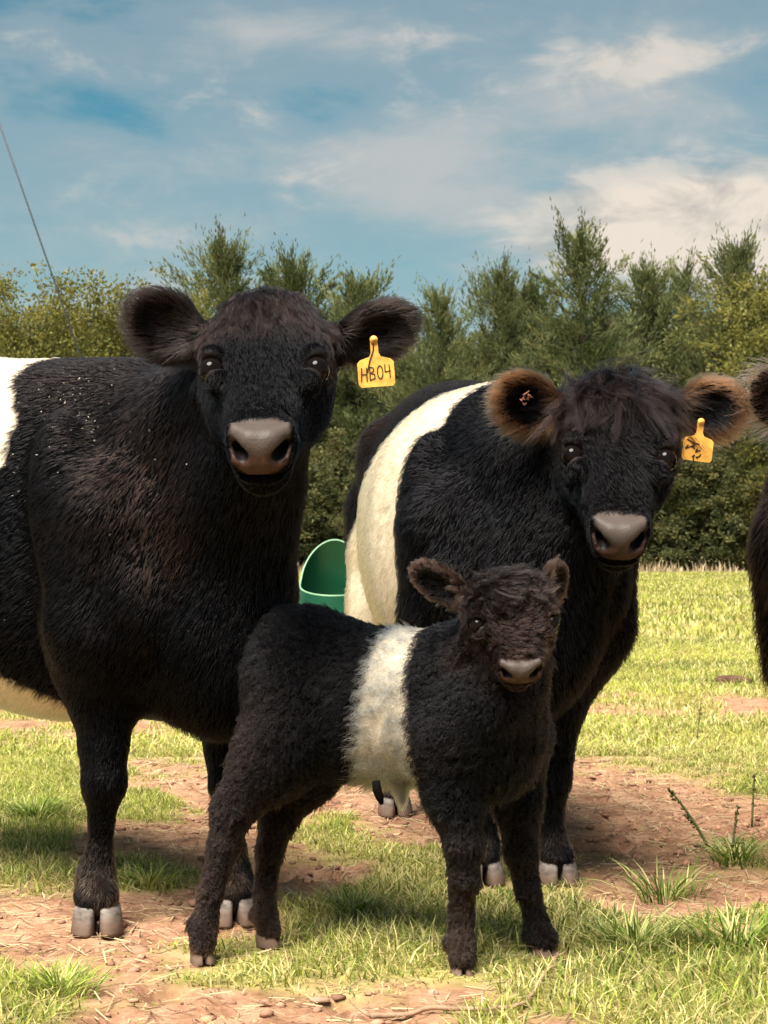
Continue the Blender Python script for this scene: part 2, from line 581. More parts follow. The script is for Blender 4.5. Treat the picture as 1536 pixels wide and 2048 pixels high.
if True:
    r = np.random.default_rng(11)
    x, y = scatter(230000, 2.9, 7.6, r)
    s = soil_mask(x, y)
    keep = r.random(len(x)) < np.clip(1.10 - s, .17, 1) ** 1.7
    x, y, s = x[keep], y[keep], s[keep]
    lush = sstep(.55, .05, s) * (.5 + fbm(np.stack([x, y], -1), 2.3, 13, 2))
    h = (.012 + .036 * lush * r.uniform(.3, 1.3, len(x))) * (1 + .25 * sstep(4.2, 3.4, y))
    for fx, fy in ((405, 1925), (540, 1893), (925, 1950), (1093, 1912), (1115, 1752), (966, 1768), (196, 1858), (468, 1840)):   # trodden down beside the hooves
        q = ground_px(fx, fy)
        h *= 1 - .75 * np.exp(-((x - q[0]) ** 2 + (y - q[1] + .06) ** 2) / .10 ** 2)
    tag(blades('turf_grass', x, y, h, r.uniform(.0022, .0045, len(x)), r.uniform(.3, 1.6, len(x)), grass_col(x, y, r), GRASS, r=r), 'short green and straw-coloured grass around the hooves', 'grass', kind='stuff')
    x, y = scatter(210000, 7.4, 17, r, 1.0)
    keep = r.random(len(x)) < 1.03 - soil_mask(x, y)
    x, y = x[keep], y[keep]
    h = .022 + .050 * r.random(len(x)) ** 1.5
    tag(blades('field_grass', x, y, h, r.uniform(.005, .009, len(x)), r.uniform(.3, 1.6, len(x)), grass_col(x, y, r), GRASS, r=r), 'yellow-green grass of the open field behind the cows', 'grass', kind='stuff')
    x, y = scatter(260000, 16.5, 66, r, 2.0)
    h = (.035 + .07 * r.random(len(x))) * (1 + .3 * sstep(30, 60, y))
    tag(blades('far_grass', x, y, h, r.uniform(.018, .035, len(x)) * (.6 + y / 40), r.uniform(.2, .9, len(x)), grass_col(x, y, r), GRASS, seg=1, r=r), 'pale yellow grass in the distance below the trees', 'grass', kind='stuff')
    # tall dry grass along the foot of the wood
    n = 12000
    y = r.uniform(58, 66.5, n)
    x = (r.random(n) * 2 - 1) * (y * .24 + 3)
    h = .42 * r.uniform(.2, .9, n) * (.1 + 1.6 * sstep(.35, .75, fbm(np.stack([x, y], -1), .5, 53, 3)))
    c = np.array([.50, .36, .23]) * r.uniform(.6, 1.15, (n, 1)) + np.array([0, .03, 0]) * r.random((n, 1))
    tag(blades('tall_dry_grass', x, y, h, r.uniform(.03, .06, n), r.uniform(.1, .5, n), c, STRAW, r=r), 'tall pinkish dry grass along the foot of the trees', 'grass', kind='stuff')
    # straw and clods lying on the worn soil
    n = 17000
    x, y = scatter(n * 2, 2.9, 8.5, r)
    k = r.random(len(x)) < .25 + .75 * soil_mask(x, y)
    x, y = x[k][:n], y[k][:n]
    n = len(x)
    az = r.uniform(0, 2 * np.pi, n)
    ln, w = r.uniform(.012, .075, n), r.uniform(.0012, .0032, n)
    d = np.stack([np.cos(az), np.sin(az), r.normal(0, .12, n)], -1)
    sd = np.stack([-np.sin(az), np.cos(az), r.normal(0, .3, n)], -1)
    c0 = np.stack([x, y, ground_z(x, y) + .005], -1)
    V = np.stack([c0 - d * ln[:, None] / 2 - sd * w[:, None] / 2, c0 - d * ln[:, None] / 2 + sd * w[:, None] / 2, c0 + d * ln[:, None] / 2 + sd * w[:, None] / 2 + np.array([0, 0, .004]), c0 + d * ln[:, None] / 2 - sd * w[:, None] / 2 + np.array([0, 0, .004])], 1).reshape(-1, 3)
    C = np.repeat(np.where(r.random((n, 1)) < .7, np.array([.50, .38, .21]), np.array([.22, .13, .075])) * r.uniform(.6, 1.2, (n, 1)), 4, 0)
    tag(mesh_np('straw_litter', V, np.arange(n * 4).reshape(-1, 4), STRAW, None, False, C), 'bits of straw littering the bare red soil', 'straw', kind='stuff')
    n = 2600
    x, y = scatter(n * 4, 2.9, 8.0, r)
    k = r.random(len(x)) < soil_mask(x, y) * sstep(.40, .62, fbm(np.stack([x, y], -1), 3.1, 77, 2))
    x, y = x[k][:n], y[k][:n]
    n = len(x)
    ico = np.array([[0, 0, 1], [.89, 0, .45], [.28, .85, .45], [-.72, .53, .45], [-.72, -.53, .45], [.28, -.85, .45], [.72, .53, -.45], [-.28, .85, -.45], [-.89, 0, -.45], [-.28, -.85, -.45], [.72, -.53, -.45], [0, 0, -1]])
    icf = np.array([[0, 1, 2], [0, 2, 3], [0, 3, 4], [0, 4, 5], [0, 5, 1], [1, 6, 2], [2, 7, 3], [3, 8, 4], [4, 9, 5], [5, 10, 1], [6, 7, 2], [7, 8, 3], [8, 9, 4], [9, 10, 5], [10, 6, 1], [11, 7, 6], [11, 8, 7], [11, 9, 8], [11, 10, 9], [11, 6, 10]])
    sz = .003 + .012 * r.random(n) ** 3
    V = ico[None] * (1 + r.normal(0, .22, (n, 12, 1))) * sz[:, None, None] * np.stack([r.uniform(.8, 1.5, n), r.uniform(.8, 1.5, n), r.uniform(.4, .8, n)], -1)[:, None]
    V = V + np.stack([x, y, ground_z(x, y) + sz * .15], -1)[:, None]
    C = np.repeat(np.array([.36, .19, .12]) * r.uniform(.5, 1.3, (n, 1)), 12, 0)
    tag(mesh_np('soil_crumbs', V.reshape(-1, 3), (np.arange(n)[:, None, None] * 12 + icf[None]).reshape(-1, 3), attr_mat('soil_crumb', .95, .1, bump=(120, .6, .004)), None, True, C), 'crumbled red soil churned up by hooves', 'soil', kind='stuff')


# ------------------------------------------------------------------ the wood behind the field
BARK = plain('bark', (.075, .052, .040), .9, .15, bump=(14, .8, .03), vary=.45, vscale=9)
LEAF = attr_mat('foliage', .55, .25, .42)


def sprigs(c, d, ln, wd, col, r):
    """narrow leaf sprays: two crossed slivers each"""
    n = len(c)
    d = unit(d)
    a = unit(np.cross(d, r.normal(size=(n, 3))))
    b = np.cross(d, a)
    V = np.stack([c, c + d * (ln * .45)[:, None] + a * wd[:, None], c + d * ln[:, None], c + d * (ln * .40)[:, None] - a * wd[:, None], c + d * (ln * .55)[:, None] + b * wd[:, None] * .9, c + d * (ln * .5)[:, None] - b * wd[:, None] * .9], 1).reshape(-1, 3)
    k = np.arange(n)[:, None] * 6
    F = np.concatenate([k + np.array([[0, 1, 2, 3]]), k + np.array([[0, 4, 2, 5]])])
    return V, F, np.repeat(col, 6, 0)


LEAF_COLS = {'cedar': (np.array([.065, .090, .036]), np.array([.15, .175, .065]), np.array([.28, .27, .11])),
             'broad': (np.array([.085, .10, .026]), np.array([.20, .20, .048]), np.array([.33, .28, .08])),
             'shrub': (np.array([.055, .072, .030]), np.array([.13, .14, .052]), np.array([.24, .21, .08]))}


def make_tree_mesh(kind, H, Rm, seed, dens=1.0, bare=0.08):
    """trunk mesh data and crown mesh data of a tree H high standing at the origin"""
    r = np.random.default_rng(seed)
    mb = MB()
    nt = 9
    ts = np.linspace(0, 1, nt)
    wob = np.cumsum(r.normal(0, .010 * H, (nt, 2)), 0) * ts[:, None]
    axis = np.stack([wob[:, 0], wob[:, 1], ts * H * .97], -1)
    tr = .020 * H * (1 - ts) ** .8 + .012
    mb.tube(axis, tr, 7)
    at = lambda t: np.stack([np.interp(t, ts, axis[:, q]) for q in range(3)], -1)
    nb = int({'cedar': 88, 'broad': 70, 'shrub': 42}[kind] * dens)
    cs, ds, cl = [], [], []
    for b in range(nb):
        t = bare + (1 - bare) * ((b + r.random()) / nb) ** .95
        az = b * 2.399 + r.normal(0, .35)
        if kind == 'cedar':
            prof = min(1.0, .62 * (1 - t) * H / Rm) ** 1.0 * (.7 + .3 * min(1, t / .22)) + .03
            rise = .10 + .55 * t + .9 * max(0, t - .75) / .25 + r.normal(0, .14)
        elif kind == 'broad':
            prof = math.sqrt(max(0.02, 1 - (abs(t - .50) / .56) ** 2.2)) * .95
            rise = -.05 + 1.1 * t + r.normal(0, .2)
        else:
            prof = math.sqrt(max(0.02, 1 - (abs(t - .38) / .68) ** 2.2))
            rise = .2 + .9 * t + r.normal(0, .2)
        ln = Rm * prof * (r.uniform(.35, 1.42) if kind == 'cedar' else r.uniform(.55, 1.22))
        st = at(min(t, .99))
        d0 = np.array([math.cos(az), math.sin(az), rise])
        k = np.linspace(0, 1, 5)
        pts = st + d0[None] * (ln * k)[:, None] + np.array([0, 0, 1.0]) * (ln * .18 * (k ** 2 - k))[:, None]
        mb.tube(pts, np.linspace(.0042 * H * (1 - t) + .012, .006, 5), 4)
        nc = max(2, int((5 + 6 * prof) * (1 if kind == 'cedar' else 1.25)))
        for c in range(nc):
            s = r.uniform(.22, 1.02)
            q = st + d0 * ln * s + r.normal(0, .085 * Rm * (.5 + prof), 3) * np.array([1, 1, .7])
            cs.append(q)
            ds.append(d0 / np.linalg.norm(d0))
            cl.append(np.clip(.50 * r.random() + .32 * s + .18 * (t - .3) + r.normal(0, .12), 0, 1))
    cs, ds, cl = np.array(cs), np.array(ds), np.array(cl)
    per = {'cedar': 34, 'broad': 20, 'shrub': 22}[kind]
    n = len(cs) * per
    i = np.repeat(np.arange(len(cs)), per)
    sig = (.055 if kind == 'cedar' else .062) * Rm * r.uniform(.6, 1.3, len(cs))
    c = cs[i] + r.normal(size=(n, 3)) * sig[i][:, None] * np.array([1.0, 1.0, .6])
    if kind == 'cedar':
        c = cs[i] + r.normal(size=(n, 3)) * sig[i][:, None] * .42 + ds[i] * (r.normal(.5, 1.0, n) * sig[i] * 2.5)[:, None]
    out = unit((c - cs[i]) + 1e-4)
    if kind == 'cedar':
        d = ds[i] * .7 + out * .8 + np.array([0, 0, .45]) + r.normal(0, .35, (n, 3))
        lw = r.uniform(.12, .34, n), r.uniform(.016, .034, n)
    else:
        d = ds[i] * .4 + out * 1.0 + np.array([0, 0, .2]) + r.normal(0, .6, (n, 3))
        lw = r.uniform(.09, .20, n), r.uniform(.028, .058, n)
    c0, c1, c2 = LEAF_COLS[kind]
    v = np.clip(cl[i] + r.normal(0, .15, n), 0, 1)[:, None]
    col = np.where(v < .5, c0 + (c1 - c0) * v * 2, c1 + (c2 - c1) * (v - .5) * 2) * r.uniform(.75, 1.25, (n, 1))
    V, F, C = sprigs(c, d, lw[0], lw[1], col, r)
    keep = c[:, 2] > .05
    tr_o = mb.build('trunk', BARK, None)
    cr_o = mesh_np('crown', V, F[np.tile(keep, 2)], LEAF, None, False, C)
    tm, cm = tr_o.data, cr_o.data
    bpy.data.objects.remove(tr_o)
    bpy.data.objects.remove(cr_o)
    return tm, cm, float(np.percentile(c[:, 2] + lw[0] * .5, 99.7))


def plant_tree(proto, name, px, top, Y, label, cat, group, rot, wide=1.0):
    tm, cm, H = proto
    X = (px - HX) / FPX * Y
    z0 = float(ground_z(np.array([X]), np.array([Y]))[0]) - .05
    hh = CAMH + (HY - top) / FPX * Y - z0
    root = empty(name, (X, Y, z0))
    tag(root, label, cat, group)
    k = hh / H
    for nm, me in (('trunk', tm), ('crown', cm)):
        o = bpy.data.objects.new(nm, me)
        COL.objects.link(o)
        o.parent = root
        o.rotation_euler = (0, 0, rot)
        o.scale = (k * wide, k * wide, k)
    return root


if True:
    CED = [make_tree_mesh('cedar', 12, 3.1, 100, 1.15), make_tree_mesh('cedar', 11, 2.8, 101, 1.0), make_tree_mesh('cedar', 12, 2.5, 102, .75), make_tree_mesh('cedar', 10, 2.7, 103, 1.05)]
    BRO = [make_tree_mesh('broad', 9, 3.4, 110, 1.0), make_tree_mesh('broad', 9, 3.1, 111, 1.1)]
    SHR = [make_tree_mesh('shrub', 4.5, 2.4, 120, 1.0, .03), make_tree_mesh('shrub', 4.5, 2.2, 121, 1.1, .03)]
    trees = [
        (CED, 2, 'cedar_tree', 1182, 452, 63, 1.0, 'tallest cedar, rising behind the cow with rusty ears'),
        (CED, 0, 'cedar_tree', 446, 482, 66, .95, 'pointed cedar above the gap between left cow\'s ear and poll'),
        (CED, 3, 'cedar_tree', 602, 514, 67, .95, 'cedar with a broad tip above the left cow\'s right temple'),
        (CED, 1, 'cedar_tree', 722, 550, 66, 1.1, 'bushy rounded cedar above the ear with the larger yellow tag'),
        (CED, 1, 'cedar_tree', 880, 580, 61, .75, 'small bright green young cedar just right of the tagged ear'),
        (CED, 0, 'cedar_tree', 985, 536, 65, .85, 'thin-topped dark cedar left of the tallest cedar'),
        (CED, 3, 'cedar_tree', 1080, 566, 67, 1.0, 'lower cedar tucked against the left flank of the tallest cedar'),
        (CED, 1, 'cedar_tree', 1300, 528, 66, 1.0, 'full cedar just right of the tallest cedar'),
        (CED, 2, 'cedar_tree', 1364, 530, 69, .8, 'slim spiky cedar between the full cedar and right-hand peak'),
        (CED, 0, 'cedar_tree', 1450, 484, 64, .85, 'second-tallest cedar, near the right edge of the picture'),
        (BRO, 1, 'leafy_tree', 1540, 528, 62, .9, 'round-topped dark tree at the far right edge of the sky line'),
        (BRO, 0, 'leafy_tree', 62, 545, 58, .85, 'yellow-green rounded tree at the far left edge of the sky line'),
        (BRO, 1, 'leafy_tree', 185, 556, 60, .95, 'broad olive tree left of the left cow\'s raised ear'),
        (BRO, 0, 'leafy_tree', 330, 590, 62, .8, 'low olive tree behind the left cow\'s raised ear'),
    ]
    k = 0
    for fam, q, nm, px, top, Y, wide, lab in trees:
        k += 1
        plant_tree(fam[q], nm, px, top, Y, lab, 'tree', 'trees along the edge of the wood', k * 1.7, wide * (.9 if fam is CED else 1.0))
    back = 'dense dark tree filling the wood behind the front row'
    for px, top, Y, q in ((-140, 570, 66, 0), (10, 640, 70, 1), (130, 630, 72, 3), (260, 640, 70, 0), (380, 600, 72, 1), (520, 600, 73, 3), (660, 610, 74, 0), (800, 680, 74, 1), (930, 670, 73, 3), (1040, 650, 74, 0), (1140, 640, 75, 1), (1245, 620, 74, 3), (1400, 620, 75, 0), (1500, 630, 74, 3), (1640, 560, 68, 1)):
        k += 1
        plant_tree(CED[q], 'cedar_tree', px, top, Y, back, 'tree', 'trees deeper in the wood', k * 2.1, 1.25)
    r = np.random.default_rng(5)
    hidden = 'leafy shrub of the thicket, mostly hidden behind the cattle'
    seen = {9: ('dark shrub just right of the left cow\'s chest, above the green tub', 632), 10: ('olive shrub beside the cream belt, left of the cow behind the calf', 705),
            18: ('dark leafy shrub just right of the standing cow\'s muzzle', 1335), 19: ('pale olive shrub midway between the two right-hand cows', 1405), 20: ('low dark shrub beside the cow at the right edge', 1472)}
    for i, px in enumerate(np.linspace(-120, 1680, 24)):
        Y = r.uniform(60.5, 64)
        top = 1095 - (r.uniform(2.2, 5.4) - CAMH) / Y * FPX
        lab, px = seen.get(i, (hidden, px + r.uniform(-20, 20)))
        k += 1
        plant_tree(SHR[i % 2], 'shrub', px, top, Y, lab, 'shrub', 'shrubs under the trees', k * 1.3, 1.1)


# ------------------------------------------------------------------ green mineral feeder in the field
def build_feeder():
    Y = 17.0
    c = P(668, 1300, Y) * [1, 1, 0]
    c[2] = float(ground_z(c[:1], c[1:2])[0])
    root = empty('mineral_feeder', c)
    tag(root, 'green plastic open-fronted feed tub standing in the field between the cows', 'feed tub')
    mat = plain('green_plastic', (.004, .055, .024), .30, .5, vary=.18, vscale=5)
    rim_m = plain('green_plastic_lit_rim', (.20, .36, .21), .35, .5, vary=.1)  # paler than the tub: the rim's highlight is put into its colour
    prof_z = np.array([0, .03, .40, .50, .54, .60, .70, .80, .90, .96])
    prof_r = np.array([.36, .37, .345, .33, .322, .314, .298, .278, .255, .235])
    rad = lambda z: smooth_interp(z, prof_z, prof_r)
    th = np.linspace(0, 2 * np.pi, 56, endpoint=False)
    front = .5 - .5 * np.sin(th)                       # 1 towards the camera (-Y), 0 at the back
    sn = np.sin(th)
    rim = .53 + .41 * np.maximum(sn, 0) ** .75 - .11 * np.maximum(-sn, 0) ** .8
    ns = 18
    outer, inner = [], []
    for i in range(ns + 1):
        z = rim * i / ns
        for lst, off in ((outer, 0), (inner, -.012)):
            rr = rad(z) + off
            zz = np.maximum(z, .20) if off else z
            lst.append(np.stack([c[0] + rr * np.cos(th), c[1] + rr * np.sin(th), c[2] + zz], -1))
    n = len(th)

    def skin(rings, flip):
        V = np.concatenate(rings)
        i, j = np.arange(len(rings) - 1)[:, None] * n, np.arange(n)[None]
        F = np.stack([i + j, i + (j + 1) % n, i + n + (j + 1) % n, i + n + j], -1).reshape(-1, 4)
        return V, F[:, ::-1] if flip else F
    mb = MB()
    mb.add(*skin(outer, False))
    mb.add(*skin(inner, True))
    tub = mb.build('tub', mat, root)
    lip = np.stack([c[0] + (rad(rim) - .006) * np.cos(th), c[1] + (rad(rim) - .006) * np.sin(th), c[2] + rim + .002], -1)
    V, F, T = tube(np.concatenate([lip, lip[:1]]), .0085, 6, cap=False)
    mesh_np('rim', V, F, rim_m, tub)
    a = np.linspace(0, 2 * np.pi, 40)
    V = np.concatenate([np.stack([c[0] + .33 * np.cos(a), c[1] + .33 * np.sin(a), np.full(40, c[2] + .22) + .02 * np.sin(a * 3)], -1), [[c[0], c[1], c[2] + .25]]])
    mesh_np('feed_mix', V, np.array([[i, (i + 1) % 40, 40] for i in range(39)]), plain('feed_mix', (.13, .075, .04), .95, .1, bump=(60, .8, .01), vary=.3), root)
    b = np.linspace(0, 2 * np.pi, 49)
    ring = np.stack([c[0] + .375 * np.cos(b), c[1] + .375 * np.sin(b), np.full(49, c[2] + .02)], -1)
    V, F, T = tube(ring, .022, 8, cap=False)
    mesh_np('base_ring', V, F, mat, root)


build_feeder()

# ------------------------------------------------------------------ guy wire of a utility pole that stands left of the frame
def build_wire():
    Y = 26.0
    a = P(336, 1095 + FPX * CAMH / Y, Y)
    d = P(0, 262, Y) - P(165, 735, Y)
    d = d / d[2]
    top = a + d * 9.0
    root = empty('utility_pole', top * [1, 1, 0] + [-.15, 0, 0])
    tag(root, 'utility pole\'s thin guy wire slanting down across the sky at far left', 'utility pole')
    galv = plain('galvanised_wire', (.045, .05, .055), .5, .4, .3)
    V, F, T = tube(np.array([a, a + d * 4.5, top]), .013, 6)
    mesh_np('guy_wire', V, [F, T], galv, root)
    V, F, T = tube(np.array([a - [0, 0, .15], a + d * .5]), .016, 8)
    mesh_np('anchor_rod', V, [F, T], galv, root)
    p0 = top * [1, 1, 0] + np.array([-.15, 0, -.05])
    V, F, T = tube(np.array([p0, p0 + [0, 0, 5], p0 + [0, 0, 10]]), [.16, .14, .11], 14)
    mesh_np('pole', V, [F, T], plain('pole_wood', (.12, .085, .06), .9, .1, vary=.4, vscale=6), root)


build_wire()


# ------------------------------------------------------------------ cattle: one continuous body surface each, grown from a distance field
class Field:
    def __init__(self, xs, ys, zs):
        self.ax = (xs, ys, zs)
        self.d = np.full((len(xs), len(ys), len(zs)), 9.0, np.float32)

    def block(self, lo, hi):
        s = []
        for a, l, h in zip(self.ax, lo, hi):
            i, j = np.searchsorted(a, l), np.searchsorted(a, h)
            s.append(slice(max(0, i - 1), min(len(a), j + 1)))
        s = tuple(s)
        X, Y, Z = np.meshgrid(*[a[q] for a, q in zip(self.ax, s)], indexing='ij')
        return s, np.stack([X, Y, Z], -1).astype(np.float32)

    def put(self, fn, lo, hi, k, carve=False):
        m = k + 0.02
        s, p = self.block(np.asarray(lo) - m, np.asarray(hi) + m)
        if p.size == 0:
            return
        b = fn(p)
        a = self.d[s]
        if carve:
            b = -b
            h = np.maximum(k - np.abs(a - b), 0) / k
            self.d[s] = np.maximum(a, b) + h * h * k * 0.25
        else:
            h = np.maximum(k - np.abs(a - b), 0) / k
            self.d[s] = np.minimum(a, b) - h * h * k * 0.25

    def cone(self, a, b, ra, rb, k=0.04, carve=False):
        a, b = np.asarray(a, float), np.asarray(b, float)
        ba = (b - a)
        L2 = float(ba @ ba) + 1e-9

        def fn(p):
            t = np.clip(((p - a) @ ba) / L2, 0, 1)
            q = p - a - t[..., None] * ba
            return np.sqrt((q * q).sum(-1)) - (ra + (rb - ra) * t)
        m = max(ra, rb)
        self.put(fn, np.minimum(a, b) - m, np.maximum(a, b) + m, k, carve)

    def chain(self, pts, rads, k=0.04):
        for i in range(len(pts) - 1):
            self.cone(pts[i], pts[i + 1], rads[i], rads[i + 1], k)

    def ell(self, c, axes, r, k=0.03, carve=False):
        """ellipsoid; axes = 3 unit rows"""
        c, A, r = np.asarray(c, float), np.asarray(axes, float), np.asarray(r, float)

        def fn(p):
            q = (p - c) @ A.T
            k0 = np.sqrt(((q / r) ** 2).sum(-1))
            k1 = np.sqrt(((q / (r * r)) ** 2).sum(-1)) + 1e-6
            return k0 * (k0 - 1) / k1
        m = r.max()
        self.put(fn, c - m, c + m, k, carve)

    def loft(self, o, axes, st, k=0.05, n=2.3):
        """stations (x, top, bottom, half width) along the first axis"""
        st = np.asarray(st, float)
        xs = np.linspace(st[0, 0], st[-1, 0], 160)
        tab = [smooth_interp(xs, st[:, 0], st[:, c]) for c in (1, 2, 3)]
        o, A = np.asarray(o, float), np.asarray(axes, float)

        def fn(p):
            q = (p - o) @ A.T
            x = q[..., 0]
            top, bot, w = [np.interp(x, xs, t) for t in tab]
            c, h = (top + bot) / 2, np.maximum((top - bot) / 2, 0.004)
            w = np.maximum(w, 0.004)
            g = (np.abs(q[..., 1] / w) ** n + np.abs((q[..., 2] - c) / h) ** n) ** (1 / n)
            d = (g - 1) * np.minimum(w, h) * 0.9
            return np.maximum(d, np.maximum(xs[0] - x, x - xs[-1])).astype(np.float32)
        mx = st[:, 3].max()
        cor = [o + A.T @ np.array([x, y, z]) for x in (st[0, 0], st[-1, 0]) for y in (-mx, mx) for z in (st[:, 2].min(), st[:, 1].max())]
        self.put(fn, np.min(cor, 0), np.max(cor, 0), k)


def surface_nets(F):
    d = F.d
    xs, ys, zs = F.ax
    s = d < 0
    n = np.zeros(tuple(q - 1 for q in d.shape), np.int8)
    cor = [(i, j, k) for i in (0, 1) for j in (0, 1) for k in (0, 1)]
    for (i, j, k) in cor:
        n += s[i:i + n.shape[0], j:j + n.shape[1], k:k + n.shape[2]]
    act = np.argwhere((n > 0) & (n < 8))
    idx = np.full(n.shape, -1, np.int32)
    idx[tuple(act.T)] = np.arange(len(act))
    val = np.stack([d[act[:, 0] + i, act[:, 1] + j, act[:, 2] + k] for (i, j, k) in cor], 1)
    pos = np.stack([np.stack([xs[act[:, 0] + i], ys[act[:, 1] + j], zs[act[:, 2] + k]], -1) for (i, j, k) in cor], 1)
    acc = np.zeros((len(act), 3))
    cnt = np.zeros(len(act))
    for a in range(8):
        for b in range(a + 1, 8):
            if sum(u != v for u, v in zip(cor[a], cor[b])) != 1:
                continue
            m = (val[:, a] < 0) != (val[:, b] < 0)
            t = val[:, a] / (val[:, a] - val[:, b] + 1e-12)
            q = pos[:, a] + t[:, None] * (pos[:, b] - pos[:, a])
            acc[m] += q[m]
            cnt[m] += 1
    V = acc / cnt[:, None]
    quads = []
    for ax in range(3):
        sl0 = [slice(None)] * 3
        sl1 = [slice(None)] * 3
        sl0[ax], sl1[ax] = slice(0, -1), slice(1, None)
        e = np.argwhere(s[tuple(sl0)] != s[tuple(sl1)])
        u, v = [q for q in range(3) if q != ax]
        e = e[(e[:, u] > 0) & (e[:, v] > 0) & (e[:, u] < n.shape[u]) & (e[:, v] < n.shape[v])]
        o = np.zeros((4, 3), int)
        o[1, u] = o[2, u] = -1
        o[2, v] = o[3, v] = -1
        q = np.stack([idx[tuple((e + o[c]).T)] for c in range(4)], 1)
        inside = s[tuple(e.T)]
        flip = inside if ax != 1 else ~inside
        q[~flip] = q[~flip][:, ::-1]
        quads.append(q)
    Q = np.concatenate(quads)
    Q = Q[(Q >= 0).all(1)]
    return V, Q


def axis_steps(lo, hi, fine, step, fstep):
    """grid lines, closer together inside the fine band"""
    out, x = [], lo
    while x < hi:
        out.append(x)
        x += fstep if fine[0] < x < fine[1] else step
    return np.array(out)


def vert_normals(V, Q):
    n = np.cross(V[Q[:, 2]] - V[Q[:, 0]], V[Q[:, 3]] - V[Q[:, 1]])
    out = np.zeros_like(V)
    for c in range(4):
        np.add.at(out, Q[:, c], n)
    return unit(out)


HEAD_ST = [(-0.045, -0.055, -0.10, 0.02), (-0.03, -0.03, -0.14, 0.056), (0.0, 0.006, -0.19, 0.080), (0.05, 0.022, -0.215, 0.106), (0.11, 0.022, -0.225, 0.121),
           (0.18, 0.016, -0.225, 0.124), (0.24, 0.010, -0.215, 0.112), (0.30, 0.008, -0.195, 0.089), (0.35, 0.008, -0.17, 0.076), (0.40, 0.006, -0.146, 0.060),
           (0.44, 0.0, -0.128, 0.059), (0.468, -0.010, -0.108, 0.052), (0.486, -0.026, -0.098, 0.050), (0.497, -0.045, -0.080, 0.02)]


